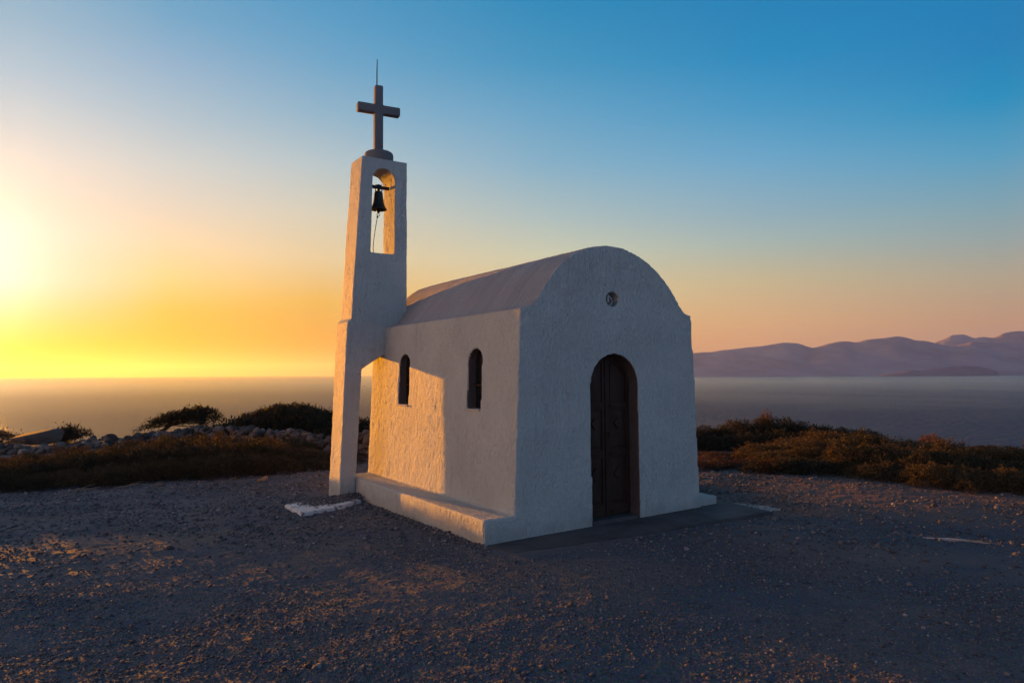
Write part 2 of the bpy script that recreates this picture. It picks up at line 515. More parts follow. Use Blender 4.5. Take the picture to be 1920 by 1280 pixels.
def sea_mat():
    m = Mat('evening_sea', 0.20, 0.5)
    m.b.inputs['IOR'].default_value = 1.33
    m.color((0.008, 0.020, 0.050))
    # swell with its crests running out towards the sunset
    tc = m.N.new('ShaderNodeTexCoord')

    def swell(sx, sy, ang):
        rot = m.N.new('ShaderNodeMapping'); rot.inputs['Rotation'].default_value = (0, 0, -(math.pi / 2 + ang))
        m.L.new(tc.outputs['Object'], rot.inputs[0])
        mp = m.N.new('ShaderNodeMapping'); mp.inputs['Scale'].default_value = (sx, sy, 1)
        m.L.new(rot.outputs[0], mp.inputs[0])
        return mp.outputs[0]
    A = SUN_AZ - R(6)

    def noise_rgb(co, det):
        n = m.N.new('ShaderNodeTexNoise'); n.inputs['Scale'].default_value = 1.0
        n.inputs['Detail'].default_value = det; n.inputs['Roughness'].default_value = 0.6
        m.L.new(co, n.inputs['Vector'])
        sp = m.N.new('ShaderNodeSeparateColor'); m.L.new(n.outputs['Color'], sp.inputs[0])
        return sp.outputs
    big = m.noise(swell(0.0020, 0.0045, A), 1.0, 6, 0.62, 0.6)
    amp = m.ramp(big, [(0.42, 0.45), (0.60, 1.0)])
    w1 = noise_rgb(swell(0.30, 1.9, A), 5)
    across = m.math('MULTIPLY', m.math('MULTIPLY', m.math('SUBTRACT', w1[0], 0.5), amp), SEA_ACROSS)
    along = m.math('MULTIPLY', m.math('SUBTRACT', w1[1], 0.5), SEA_ALONG)

    def scaled(vec, f):
        v = m.N.new('ShaderNodeVectorMath'); v.operation = 'SCALE'
        v.inputs[0].default_value = vec; m.L.new(f, v.inputs['Scale'])
        return v.outputs[0]

    def added(p, q):
        v = m.N.new('ShaderNodeVectorMath'); v.operation = 'ADD'
        for i, k in enumerate((p, q)):
            if isinstance(k, tuple): v.inputs[i].default_value = k
            else: m.L.new(k, v.inputs[i])
        return v.outputs[0]
    crest = (-math.sin(A), math.cos(A), 0.0); perp = (math.cos(A), math.sin(A), 0.0)
    nv = added(added(scaled(perp, across), scaled(crest, along)), (0.0, 0.0, 1.0))
    nn = m.N.new('ShaderNodeVectorMath'); nn.operation = 'NORMALIZE'; m.L.new(nv, nn.inputs[0])
    m.L.new(nn.outputs[0], m.b.inputs['Normal'])
    # only a share of the choppy surface mirrors the sky towards the eye; the rest shows the deep water
    df = m.N.new('ShaderNodeBsdfDiffuse'); df.inputs['Color'].default_value = (0.010, 0.030, 0.088, 1)
    mx = m.N.new('ShaderNodeMixShader'); lw = m.N.new('ShaderNodeLayerWeight')
    m.L.new(m.ramp(lw.outputs['Facing'], [(0.90, 0.26), (0.95, 0.33), (0.974, 0.55), (0.99, 1.0)]), mx.inputs[0])
    m.L.new(df.outputs[0], mx.inputs[1]); m.L.new(m.b.outputs[0], mx.inputs[2])
    m.L.new(mx.outputs[0], m.N['Material Output'].inputs[0])
    return m.m


SEA_ACROSS, SEA_ALONG = 3.8, 0.12
M['sea'] = sea_mat()

# ------------------------------------------------------------------ terrain
YAW = 0.5823
OX, OY = 0.0115, 7.4198
cY, sY = math.cos(YAW), math.sin(YAW)
SEA_Z = -22.0


def to_local(x, y):
    dx, dy = x - OX, y - OY
    return dx * cY + dy * sY, -dx * sY + dy * cY


def to_world(u, v, z=0.0):
    return (OX + u * cY - v * sY, OY + u * sY + v * cY, z)


def smooth(a, b, t):
    t = np.clip((t - a) / (b - a), 0, 1)
    return t * t * (3 - 2 * t)


def terrain(x, y):
    x = np.asarray(x, float); y = np.asarray(y, float)
    u, v = to_local(x, y)
    # distance to the chapel's footprint
    du = np.maximum(np.maximum(-0.65 - u, u - 3.35), 0); dv = np.maximum(np.maximum(-0.7 - v, v - 4.2), 0)
    near = 1 - smooth(0.0, 2.5, np.hypot(du, dv))
    z = -0.065 - 0.010 * np.clip(v, -1, 5) * near
    calm = 0.25 + 0.75 * smooth(0.05, 1.2, np.hypot(du, dv))
    n = 0.034 * vnoise(x * 0.55 + 7, y * 0.75 + 3) + 0.022 * vnoise(x * 1.3 + 31, y * 1.9 + 17)
    n = n + 0.011 * vnoise(x * 3.1 + 5, y * 4.3 + 9) + 0.008 * vnoise(x * 8.3, y * 9.7 + 41) + 0.007 * vnoise(x * 21, y * 23 + 11)
    n = n + 0.006 * vnoise(x * 52 + 3, y * 52)
    z = z + n * calm
    z = z - 0.034 * np.clip(0.665 * x - 0.747 * y + 8.0, 0, 2.2) * smooth(9.0, 7.0, y) * (y > 0) * smooth(0.3, 3.0, np.hypot(du, dv))
    z = z + 0.022 * np.clip(x - 3.6, 0, 5) * smooth(8.0, 9.5, y)
    # a shallow wheel rut on the right of the chapel
    z = z - 0.05 * np.exp(-((y - (8.25 - 0.22 * (x - 3.3))) / 0.22) ** 2) * smooth(3.4, 4.4, x)
    # the top of the cliff: a low rise on the left, then down to the sea
    d = np.hypot(x, y)
    left = smooth(1.0, -6.0, x)
    crest = 21.5 * left + 19.5 * (1 - left)
    z = z + 0.03 * left * smooth(15, 21, d) * smooth(26, 21, d) * (1 + 1.2 * vnoise(x * 0.4, y * 0.4))
    z = z - 0.22 * (1 - left) * smooth(13.5, 21, d)
    fall = np.maximum(d - crest - 1.5 * vnoise(x * 0.15 + 2, y * 0.15), 0) * (y > 0)
    z = z - fall * 0.30 * smooth(0, 8, fall)
    behind = np.maximum(d - 30, 0) * (y <= 0)
    z = z - behind * 0.25
    return np.maximum(z, SEA_Z - 5)


def build_terrain():
    ang = np.unique(np.concatenate([np.linspace(-180, -46, 46), np.linspace(-46, 46, 1150), np.linspace(46, 180, 46)]))
    rad = np.concatenate([np.linspace(0.02, 2.6, 14), 2.6 * np.exp(np.linspace(0, math.log(26 / 2.6), 900))[1:], 26 * np.exp(np.linspace(0, math.log(420 / 26), 70))[1:]])
    A, Rr = np.meshgrid(np.radians(ang), rad)
    x = Rr * np.sin(A); y = Rr * np.cos(A)
    z = terrain(x, y)
    v = np.stack([x, y, z], -1).reshape(-1, 3)
    na, nr = len(ang), len(rad)
    i = np.arange(nr - 1)[:, None] * na + np.arange(na - 1)[None, :]
    f = np.stack([i, i + 1, i + na + 1, i + na], -1).reshape(-1, 4)[:, ::-1]
    o = mesh_obj('ground', v, f, M['ground'], smooth=True)
    tag(o, 'dark gravel and brown soil clearing round the chapel', None, None, 'structure')


build_terrain()


def gz(x, y):
    return float(terrain(np.array([x]), np.array([y]))[0])


# ------------------------------------------------------------------ sea, hills
sea_v = []
gx = np.linspace(-30000, 30000, 24)
X, Y = np.meshgrid(gx, 60 + 30000 * np.linspace(0, 1, 14) ** 2)
sv = np.stack([X, Y, np.full_like(X, SEA_Z)], -1).reshape(-1, 3)
ii = np.arange(13)[:, None] * 24 + np.arange(23)[None, :]
sf = np.stack([ii, ii + 1, ii + 25, ii + 24], -1).reshape(-1, 4)
tag(mesh_obj('sea', sv, sf, M['sea']), 'calm open sea below the headland', None, None, 'structure')

F = 1304.5


def bearing(px, py):
    """tangent of the bearing and of the elevation seen at a point of the photograph, used to lay out the far land"""
    a, b = (px - 960) / F, -(py - 640) / F
    c, s = math.cos(-0.006), math.sin(-0.006)
    a2 = a * c - b * s; b2 = a * s + b * c
    cp, sp = math.cos(0.0466), math.sin(0.0466)
    Yd = cp - b2 * sp; Zd = sp + b2 * cp
    return a2 / Yd, Zd / Yd


def hill_range(name, prof, D, depth, label, seed, rough=1.0, mat='hill'):
    pts = np.array([bearing(*p) for p in prof])
    t = np.linspace(pts[0, 0], pts[-1, 0], 260)
    e = np.interp(t, pts[:, 0], pts[:, 1])
    k = np.array([1, 2, 1]) / 4.0
    e = np.convolve(np.pad(e, 1, 'edge'), k, 'valid')
    h = CAM_H + e * D - SEA_Z
    s = np.concatenate([np.linspace(-1, 0, 26), np.linspace(0, 1.4, 18)[1:]])
    T, S = np.meshgrid(t, s)
    Hh = np.broadcast_to(h, T.shape)
    yy = D + S * depth
    xx = T * yy
    prof_s = np.where(S < 0, np.clip(1 + S, 0, 1) ** 1.15, np.clip(1 - S / 1.4, 0, 1))
    nz = vnoise(xx / 240 + seed, yy / 240 + seed) * 0.6 + vnoise(xx / 85 + seed, yy / 110) * 0.4 + vnoise(xx / 35 + seed, yy / 50) * 0.2
    z = SEA_Z - 3 + (Hh + 3) * prof_s * (1 + rough * nz * np.clip(np.abs(S) * 2.2, 0, 1) * 0.5)
    crest_noise = (vnoise(xx / 60 + 3 * seed, yy / 60) * 5 + vnoise(xx / 22, yy / 22) * 2.5) * prof_s * rough
    v = np.stack([xx, yy, z + crest_noise], -1).reshape(-1, 3)
    n = len(t)
    i = np.arange(len(s) - 1)[:, None] * n + np.arange(n - 1)[None, :]
    f = np.stack([i, i + 1, i + n + 1, i + n], -1).reshape(-1, 4)
    tag(mesh_obj(name, v, f, M[mat], smooth=True), label, None, None, 'structure')


hill_range('hills', [(900, 703), (1000, 694), (1100, 684), (1200, 673), (1303, 661), (1329, 659.7), (1364, 655.5), (1397, 652.3), (1436, 647.5), (1473, 641.3), (1497, 643.6),
                     (1523, 652.6), (1552, 644.6), (1574, 639.7), (1594, 639.7), (1605, 642), (1623, 637), (1658, 634), (1681, 630), (1697, 631.3), (1716, 638.7), (1739, 639.4),
                     (1750, 642.3), (1780, 650), (1826, 640), (1862, 643), (1920, 640), (2050, 640), (2200, 650), (2400, 690)], 5000, 880,
           'hazy mountain ridge across the bay', 5)
hill_range('hills', [(1640, 690), (1700, 668), (1750, 643), (1765, 637), (1784, 628.4), (1807, 626.8), (1826, 634.2), (1846, 631.3), (1862, 633.3), (1881, 624.2),
                     (1910, 620.3), (1960, 622), (2050, 612), (2200, 630), (2400, 690)], 5800, 640,
           'paler mountain tops rising behind the ridge', 11)
hill_range('hills', [(1640, 704), (1660, 701), (1687, 696.9), (1710, 693), (1726, 694.6), (1752, 690.4), (1781, 687.2), (1804, 685.2), (1830, 686.5), (1855, 691.4), (1868, 696), (1876, 703)],
           3650, 150, 'low dark islet in front of the mountains', 17, 0.6, 'islet')

# ------------------------------------------------------------------ the chapel
chapel = tag(empty('chapel', (OX, OY, 0), YAW), 'small white stucco chapel with barrel roof and bell tower at its side', 'chapel')
dg = None


def arch_poly(x0, x1, z0, zs, r_z, n=16, x0b=None, x1b=None):
    """outline of an arched opening: base z0, springing zs, rise r_z"""
    c = (x0 + x1) / 2; r = (x1 - x0) / 2
    p = [(x0 if x0b is None else x0b, z0), (x1 if x1b is None else x1b, z0)]
    for k in range(n + 1):
        a = math.pi * k / n
        p.append((c + r * math.cos(a), zs + r_z * math.sin(a)))
    return p


def tmp_obj(bm):
    bmesh.ops.recalc_face_normals(bm, faces=bm.faces)
    me = bpy.data.meshes.new('tmp'); bm.to_mesh(me); bm.free()
    o = bpy.data.objects.new('tmp', me); C.objects.link(o)
    return o


def solid(parts, cuts, voxel):
    """union of closed shells minus the cutters, remeshed to soft plaster edges; returns verts, quads"""
    objs = [tmp_obj(b) for b in parts]
    cutters = [tmp_obj(b) for b in cuts]
    base = objs[0]
    for o in objs[1:]:
        md = base.modifiers.new('u', 'BOOLEAN'); md.operation = 'UNION'; md.object = o; md.solver = 'EXACT'
    for o in cutters:
        md = base.modifiers.new('d', 'BOOLEAN'); md.operation = 'DIFFERENCE'; md.object = o; md.solver = 'EXACT'
    md = base.modifiers.new('r', 'REMESH'); md.mode = 'VOXEL'; md.voxel_size = voxel
    md = base.modifiers.new('s', 'SMOOTH'); md.factor = 0.5; md.iterations = 2
    deps = bpy.context.evaluated_depsgraph_get()
    me = bpy.data.meshes.new_from_object(base.evaluated_get(deps))
    nv = len(me.vertices)
    v = np.empty(nv * 3, np.float32); me.vertices.foreach_get('co', v); v = v.reshape(-1, 3)
    nrm = np.empty(nv * 3, np.float32); me.vertices.foreach_get('normal', nrm); nrm = nrm.reshape(-1, 3)
    f = np.array([p.vertices[:] for p in me.polygons if len(p.vertices) == 4], np.int32)
    for o in objs + cutters:
        d = o.data; bpy.data.objects.remove(o); bpy.data.meshes.remove(d)
    bpy.data.meshes.remove(me)
    # trowel marks: broad waviness and small lumps
    w = 0.010 * vnoise3(v * 2.3 + 4) + 0.005 * vnoise3(v * 7.1) + 0.0035 * vnoise3(v * np.array([26, 26, 14]) + 9)
    v = v + nrm * w[:, None]
    return v, f


def relief(o, amp=1.0, stretch=0.5):
    """halve the grid and raise the plaster's trowelled grain as real relief"""
    me = o.data
    bm = bmesh.new(); bm.from_mesh(me)
    bmesh.ops.subdivide_edges(bm, edges=bm.edges[:], cuts=1, use_grid_fill=True)
    bm.to_mesh(me); bm.free()
    n = len(me.vertices)
    v = np.empty(n * 3, np.float32); me.vertices.foreach_get('co', v); v = v.reshape(-1, 3)
    nm = np.empty(n * 3, np.float32); me.vertices.foreach_get('normal', nm); nm = nm.reshape(-1, 3)
    k = np.array([1, 1, stretch])
    w = 0.0042 * vnoise3(v * 24 * k + 2) + 0.0052 * np.abs(vnoise3(v * 37 * k + 7)) + 0.0034 * vnoise3(v * 66 * k)
    v = v + nm * (w * amp)[:, None]
    me.vertices.foreach_set('co', v.ravel().astype(np.float32)); me.update()
    me.polygons.foreach_set('use_smooth', np.ones(len(me.polygons), bool))


def subset(v, f, mask):
    ff = f[mask]
    used = np.unique(ff)
    remap = np.full(len(v), -1, np.int32); remap[used] = np.arange(len(used))
    return v[used], remap[ff]


def build_body():
    Lb = 4.10
    prof = [(-0.0, -0.35), (2.875, -0.35), (2.862, 0.0), (2.751, 2.437), (2.660, 2.450)]
    arch = [(2.600, 2.485), (2.545, 2.545), (2.427, 2.705), (2.295, 2.846), (2.134, 2.980), (1.98, 3.072), (1.823, 3.142), (1.60, 3.196), (1.35, 3.208), (1.10, 3.168),
            (0.854, 3.079), (0.677, 2.965), (0.535, 2.825), (0.414, 2.668), (0.330, 2.545), (0.265, 2.468), (0.205, 2.432), (0.172, 2.424)]
    prof += arch + [(0.0935, 2.417), (0.0, 0.2)]
    body = bmesh.new(); add_prism(body, prof, 'v', 0.0, Lb)
    bench = bmesh.new(); add_prism(bench, [(-0.378, -0.35), (0.2, -0.35), (0.2, 0.199), (-0.371, 0.199)], 'v', 0.0, Lb - 0.03)
    bench_r = bmesh.new(); add_prism(bench_r, [(2.6, -0.35), (3.205, -0.35), (3.20, 0.095), (2.6, 0.095)], 'v', 0.03, Lb - 0.03)
    cuts = []
    b = bmesh.new(); add_prism(b, arch_poly(1.068, 1.800, -0.5, 1.55, 0.374, 18, 1.074, 1.813), 'v', -0.3, 0.205); cuts.append(b)
    for v0, v1, z0, zs, zt in ((0.765, 1.090, 1.283, 1.86, 1.998), (2.738, 3.075, 1.270, 1.84, 1.984)):
        b = bmesh.new(); add_prism(b, arch_poly(v0, v1, z0, zs, zt - zs), 'u', -0.3, 0.20); cuts.append(b)
    b = bmesh.new()
    add_prism(b, [(1.413 + 0.094 * math.cos(2 * math.pi * k / 24), 2.572 + 0.086 * math.sin(2 * math.pi * k / 24)) for k in range(24)], 'v', -0.2, 0.15)
    cuts.append(b)
    for vv, zz in ((3.178, 2.300), (3.115, 2.312)):
        b = bmesh.new()
        add_prism(b, [(vv + 0.020 * math.cos(2 * math.pi * k / 12), zz + 0.032 * math.sin(2 * math.pi * k / 12)) for k in range(12)], 'u', -0.2, 0.115)
        cuts.append(b)
    v, f = solid([body, bench, bench_r], cuts, 0.017)
    c = v[f].mean(1)
    e1 = v[f[:, 1]] - v[f[:, 0]]; e2 = v[f[:, 3]] - v[f[:, 0]]
    n = np.cross(e1, e2); n /= np.linalg.norm(n, axis=1)[:, None] + 1e-12
    roof = (c[:, 2] > 2.405) & (np.abs(n[:, 1]) < 0.75) & ((n[:, 2] > 0.06)) & (c[:, 1] > 0.012)
    ben = ((c[:, 2] < 0.212) & (c[:, 0] < 0.006)) | ((c[:, 2] < 0.205) & (c[:, 0] < 0.03) & (n[:, 2] > 0.6))
    benr = (c[:, 2] < 0.104) & (c[:, 0] > 2.868) & (c[:, 1] > 0.02)
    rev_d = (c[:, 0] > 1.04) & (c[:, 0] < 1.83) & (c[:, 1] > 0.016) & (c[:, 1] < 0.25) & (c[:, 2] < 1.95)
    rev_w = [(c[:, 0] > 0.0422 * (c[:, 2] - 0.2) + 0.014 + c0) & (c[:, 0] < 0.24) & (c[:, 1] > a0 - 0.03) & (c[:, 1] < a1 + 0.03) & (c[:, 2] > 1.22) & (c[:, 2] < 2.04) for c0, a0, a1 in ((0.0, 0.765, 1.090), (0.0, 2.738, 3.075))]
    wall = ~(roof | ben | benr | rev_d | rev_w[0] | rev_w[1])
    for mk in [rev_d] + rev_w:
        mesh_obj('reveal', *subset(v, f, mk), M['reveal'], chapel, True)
    for nm, mk in (('wall', wall), ('roof', roof), ('bench', ben), ('bench', benr)):
        o = mesh_obj(nm, *subset(v, f, mk), M['roof'] if nm == 'roof' else M['stucco'], chapel, True)
        if nm == 'wall': relief(o, 0.68, 0.42)
        elif nm == 'bench' and mk is ben: relief(o, 0.55, 0.8)
        elif nm == 'roof': relief(o, 0.5, 1.0)


build_body()


def build_tower():
    F0, B0 = 3.622, 4.088
    prof = [(-0.626, -0.35), (-0.623, -0.09), (-0.512, 2.468), (-0.500, 2.490), (-0.452, 2.520), (-0.294, 4.989), (0.434, 4.985), (0.437, 2.2), (0.40, 1.9), (0.09, 2.008), (0.05, 1.998),
            (-0.290, 1.787), (-0.374, 0.126), (-0.380, -0.35)]
    body = bmesh.new(); add_prism(body, prof, 'v', F0, B0)
    cut = bmesh.new(); add_prism(cut, arch_poly(-0.126, 0.240, 3.536, 4.645, 0.192, 16, -0.154, 0.235), 'v', F0 - 0.3, B0 + 0.3)
    v, f = solid([body], [cut], 0.013)
    o = mesh_obj('bell_tower', v, f, M['stucco_rough'], chapel, True)
    relief(o, 0.7, 0.5)
    return o


tower = build_tower()
TC = (0.066, 3.856)
bm = bmesh.new()
add_lathe(bm, [(0.21, -0.03), (0.224, 0.0), (0.223, 0.125), (0.212, 0.155), (0.185, 0.172), (0.10, 0.186), (0.01, 0.19)], 40)
o = bm_obj('cross_base', bm, M['cross'], tower, True)
o.location = (TC[0], TC[1], 4.975)


def build_cross():
    bm = bmesh.new()
    t, w, h = 0.062, 0.066, 0.069
    outline = [(-w, 0), (w, 0), (w, 0.655 - h + 0.0), (0.338, 0.655 - h), (0.338, 0.655 + h), (w * 0.97, 0.655 + h), (w * 0.95, 1.03), (-w * 0.95, 1.03), (-w * 0.97, 0.655 + h), (-0.333, 0.655 + h), (-0.333, 0.655 - h), (-w, 0.655 - h)]
    add_prism(bm, outline, 'v', -t, t)
    bmesh.ops.recalc_face_normals(bm, faces=bm.faces)
    bmesh.ops.bevel(bm, geom=[e for e in bm.edges], offset=0.018, segments=3, affect='EDGES', profile=0.5)
    o = bm_obj('cross', bm, M['cross'], tower, True)
    o.location = (0.055, TC[1], 5.165)
    o.rotation_euler = (0, 0, R(-7))
    return o


cross = build_cross()
bm = bmesh.new()
add_tube(bm, [(0.030, TC[1], 6.17), (0.031, TC[1], 6.42), (0.034, TC[1], 6.615)], [0.010, 0.009, 0.006], 8)
bm_obj('lightning_rod', bm, M['iron'], tower, True)

# windows
for v0, v1, z0, zs, zt in ((0.765, 1.090, 1.283, 1.86, 1.998), (2.738, 3.075, 1.270, 1.84, 1.984)):
    w = empty('window'); w.parent = chapel
    bm = bmesh.new(); add_prism(bm, arch_poly(v0 - 0.01, v1 + 0.01, z0 - 0.01, zs, zt - zs + 0.01), 'u', 0.175, 0.19)
    bm_obj('pane', bm, M['glass'], w)
    bm = bmesh.new()
    vm_ = (v0 + v1) / 2
    add_box(bm, 0.160, 0.174, vm_ - 0.010, vm_ + 0.010, z0, zt - 0.005)
    add_box(bm, 0.160, 0.174, v0 + 0.0, vm_ - 0.011, (z0 + zs) / 2 - 0.01, (z0 + zs) / 2 + 0.01)
    add_box(bm, 0.160, 0.174, vm_ + 0.011, v1, (z0 + zs) / 2 - 0.01, (z0 + zs) / 2 + 0.01)
    bm_obj('frame', bm, M['wood'], w)
    bm = bmesh.new(); add_box(bm, 0.028, 0.172, v0 + 0.004, v1 - 0.004, z0 - 0.012, z0 + 0.008)
    bm_obj('sill', bm, M['clay'], w)

# oculus over the door: a clay vent pipe set in the hole
vent = empty('oculus'); vent.parent = chapel
bm = bmesh.new()
prof = [(0.055, 0.0), (0.066, 0.0), (0.066, 0.09), (0.055, 0.09)]
ring = []
for k in range(24):
    a = 2 * math.pi * k / 24
    ring.append([bm.verts.new((1.395 + r * math.cos(a), 0.055 + d, 2.555 + r * math.sin(a))) for r, d in prof])
for k in range(24):
    for j in range(4):
        bm.faces.new((ring[k][j], ring[k][(j + 1) % 4], ring[(k + 1) % 24][(j + 1) % 4], ring[(k + 1) % 24][j]))
add_box(bm, 1.375, 1.400, 0.045, 0.075, 2.545, 2.63)
bm_obj('vent_pipe', bm, M['clay'], vent)


# door: two panelled leaves in the arch
def build_door():
    x0, x1, zb, zs, rz = 1.082, 1.798, 0.012, 1.55, 0.355
    xm = 1.425
    V = 0.160

    def top(x):
        c, r = (x0 + x1) / 2, (x1 - x0) / 2
        q = max(0.0, 1 - ((x - c) / r) ** 2)
        return zs + rz * math.sqrt(q)
    for s, (a, b) in enumerate(((x0, xm - 0.003), (xm + 0.003, x1))):
        xs = np.linspace(a, b, 16)
        poly = [(a, zb), (b, zb)] + [(x, top(x) + 0.01) for x in xs[::-1]]
        bm = bmesh.new(); add_prism(bm, poly, 'v', V + 0.016, V + 0.042)
        leaf = bm_obj('door_leaf', bm, M['wood'], chapel)
        # stiles and rails
        bm = bmesh.new()
        st = 0.055
        rails = [(zb + 0.004, zb + 0.13), (0.70, 0.79), (1.27, 1.35)]
        for (p, q) in ((a, a + st), (b - st, b)):
            xs2 = np.linspace(p, q, 5)
            add_prism(bm, [(p, zb + 0.002), (q, zb + 0.002)] + [(x, top(x)) for x in xs2[::-1]], 'v', V, V + 0.0155)
        for z0, z1 in rails:
            add_box(bm, a + st + 0.001, b - st - 0.001, V + 0.001, V + 0.0155, z0, z1)
            add_box(bm, a + st + 0.003, b - st - 0.003, V - 0.018, V + 0.0005, z0 + 0.03, z0 + 0.056)
        xs3 = np.linspace(a + st + 0.001, b - st - 0.001, 9)
        add_prism(bm, [(x, top(x) - 0.07) for x in xs3] + [(x, top(x) - 0.002) for x in xs3[::-1]], 'v', V + 0.001, V + 0.0155)
        bmesh.ops.recalc_face_normals(bm, faces=bm.faces)
        bm_obj('door_frame', bm, M['wood'], leaf)
        # raised panels
        for z0, z1 in ((zb + 0.15, 0.68), (0.81, 1.25)):
            bm = bmesh.new()
            p, q = a + st + 0.018, b - st - 0.018
            xm2 = (p + q) / 2; zm = (z0 + z1) / 2
            vs = [bm.verts.new(c) for c in ((p, V + 0.0158, z0), (q, V + 0.0158, z0), (q, V + 0.0158, z1), (p, V + 0.0158, z1),
                                            (p + 0.03, V + 0.004, z0 + 0.03), (q - 0.03, V + 0.004, z0 + 0.03), (q - 0.03, V + 0.004, z1 - 0.03), (p + 0.03, V + 0.004, z1 - 0.03))]
            bm.faces.new(vs[4:8])
            for k in range(4): bm.faces.new((vs[k], vs[(k + 1) % 4], vs[4 + (k + 1) % 4], vs[4 + k]))
            bm.faces.new(vs[0:4][::-1])
            # lozenge moulding
            d = [(xm2, z0 + (z1 - z0) * 0.82), (p + 0.035, zm + 0.08), (xm2, z0 + (z1 - z0) * 0.52), (q - 0.035, zm + 0.08)]
            add_prism(bm, d, 'v', V - 0.014, V + 0.0035)
            bm_obj('panel', bm, M['wood'], leaf)
        bm = bmesh.new()
        p, q = a + st + 0.018, b - st - 0.018
        xs4 = np.linspace(p, q, 7)
        add_prism(bm, [(p, 1.37), (q, 1.37)] + [(x, top(x) - 0.09) for x in xs4[::-1]], 'v', V + 0.006, V + 0.0158)
        bm_obj('panel', bm, M['wood'], leaf)
        if s == 1:
            bm = bmesh.new()
            add_lathe(bm, [(0.004, 0.0), (0.013, 0.004), (0.016, 0.014), (0.009, 0.024), (0.004, 0.026)], 14)
            hd = bm_obj('handle', bm, M['iron'], leaf, True)
            hd.location = (a + 0.028, V, 0.98); hd.rotation_euler = (R(90), 0, 0)
    # meeting strip between the leaves
    bm = bmesh.new(); add_box(bm, xm - 0.016, xm + 0.012, V - 0.014, V - 0.001, zb + 0.003, top(xm) - 0.004)
    bm_obj('meeting_strip', bm, M['wood'], chapel)
    bm = bmesh.new(); add_box(bm, 1.080, 1.806, 0.01, 0.24, -0.2, 0.006)
    bmesh.ops.recalc_face_normals(bm, faces=bm.faces)
    bmesh.ops.bevel(bm, geom=[e for e in bm.edges], offset=0.012, segments=2, affect='EDGES')
    bm_obj('threshold', bm, M['slab'], chapel)


build_door()

# the bell in the tower's opening
bell = tag(empty('bell', to_world(0.062, 3.856, 4.60), YAW), 'dark bronze bell hanging from a bar in the tower opening', 'bell')
bm = bmesh.new()
add_prism(bm, [(-0.235, -0.022), (0.170, -0.022), (0.170, 0.022), (-0.235, 0.022)], 'v', -0.022, 0.022)
bm_obj('hanger_bar', bm, M['iron'], bell)
bm = bmesh.new()
add_lathe(bm, [(0.02, -0.055), (0.052, -0.065), (0.064, -0.085), (0.068, -0.12), (0.074, -0.18), (0.084, -0.245), (0.104, -0.305), (0.128, -0.345), (0.128, -0.352), (0.112, -0.350), (0.09, -0.30), (0.03, -0.10)], 32)
bell_body = bm_obj('bell_body', bm, M['bronze'], bell, True)
bm = bmesh.new()
for s in (-1, 1):
    add_tube(bm, [(s * 0.012, 0, -0.015), (s * 0.050, 0, -0.022), (s * 0.058, 0, -0.045), (s * 0.040, 0, -0.068)], 0.009, 8)
    add_tube(bm, [(0, s * 0.012, 0.015), (0, s * 0.04, -0.02), (0, s * 0.044, -0.045), (0, s * 0.03, -0.068)], 0.009, 8)
add_tube(bm, [(0, 0, -0.07), (0, 0, 0.045)], 0.022, 10)
add_tube(bm, [(-0.05, 0.0, 0.03), (0.05, 0.0, 0.034)], 0.010, 8)
add_tube(bm, [(0.03, 0.0, 0.02), (0.055, 0.0, 0.062)], 0.004, 6)
bm_obj('crown', bm, M['iron'], bell, True)
bm = bmesh.new()
add_tube(bm, [(0, 0, -0.11), (0, 0, -0.335)], 0.010, 8)
add_lathe(bm, [(0.006, -0.33), (0.028, -0.345), (0.034, -0.365), (0.022, -0.392), (0.006, -0.40)], 16)
bm_obj('clapper', bm, M['iron'], bell, True)
bm = bmesh.new()
ringp = [(-0.004 + 0.02 * math.cos(a), 0, -0.428 + 0.024 * math.sin(a)) for a in np.linspace(0, 2 * math.pi, 13)]
add_tube(bm, ringp, 0.0055, 6)
add_lathe(bm, [(0.004, -0.448), (0.016, -0.456), (0.014, -0.474), (0.004, -0.48)], 10, (-0.016, 0, 0))
add_tube(bm, [(-0.018, 0, -0.47), (-0.045, 0, -0.62), (-0.072, 0, -0.80), (-0.090, -0.01, -0.95), (-0.098, -0.05, -1.058)], 0.0055, 6)
bm_obj('pull_rope', bm, M['rope'], bell, True)

# ------------------------------------------------------------------ slabs
def slab(name, outline, ztop, thick, mat, label, cat, jitter=0.01, bevel=0.012):
    """outline in the chapel's own axes, ztop(u,v)"""
    pts = []
    n = len(outline)
    for i in range(n):
        a, b = np.array(outline[i]), np.array(outline[(i + 1) % n])
        k = max(1, int(np.linalg.norm(b - a) / 0.12))
        for j in range(k):
            p = a + (b - a) * j / k
            if j: p = p + RNG.normal(0, jitter, 2)
            pts.append(p)
    cu, cv = np.mean(outline, axis=0)
    bm = bmesh.new()
    tv = [bm.verts.new((p[0] - cu, p[1] - cv, ztop(*p))) for p in pts]
    bv = [bm.verts.new((p[0] - cu, p[1] - cv, ztop(*p) - thick)) for p in pts]
    top = bm.faces.new(tv); bm.faces.new(bv[::-1])
    for i in range(len(pts)):
        bm.faces.new((tv[i], bv[i], bv[(i + 1) % len(pts)], tv[(i + 1) % len(pts)]))
    bmesh.ops.recalc_face_normals(bm, faces=bm.faces)
    bmesh.ops.bevel(bm, geom=list(top.edges), offset=bevel, segments=2, affect='EDGES')
    o = bm_obj(name, bm, mat)
    o.location = to_world(cu, cv, 0); o.rotation_euler = (0, 0, YAW)
    tag(o, label, cat)
    return o


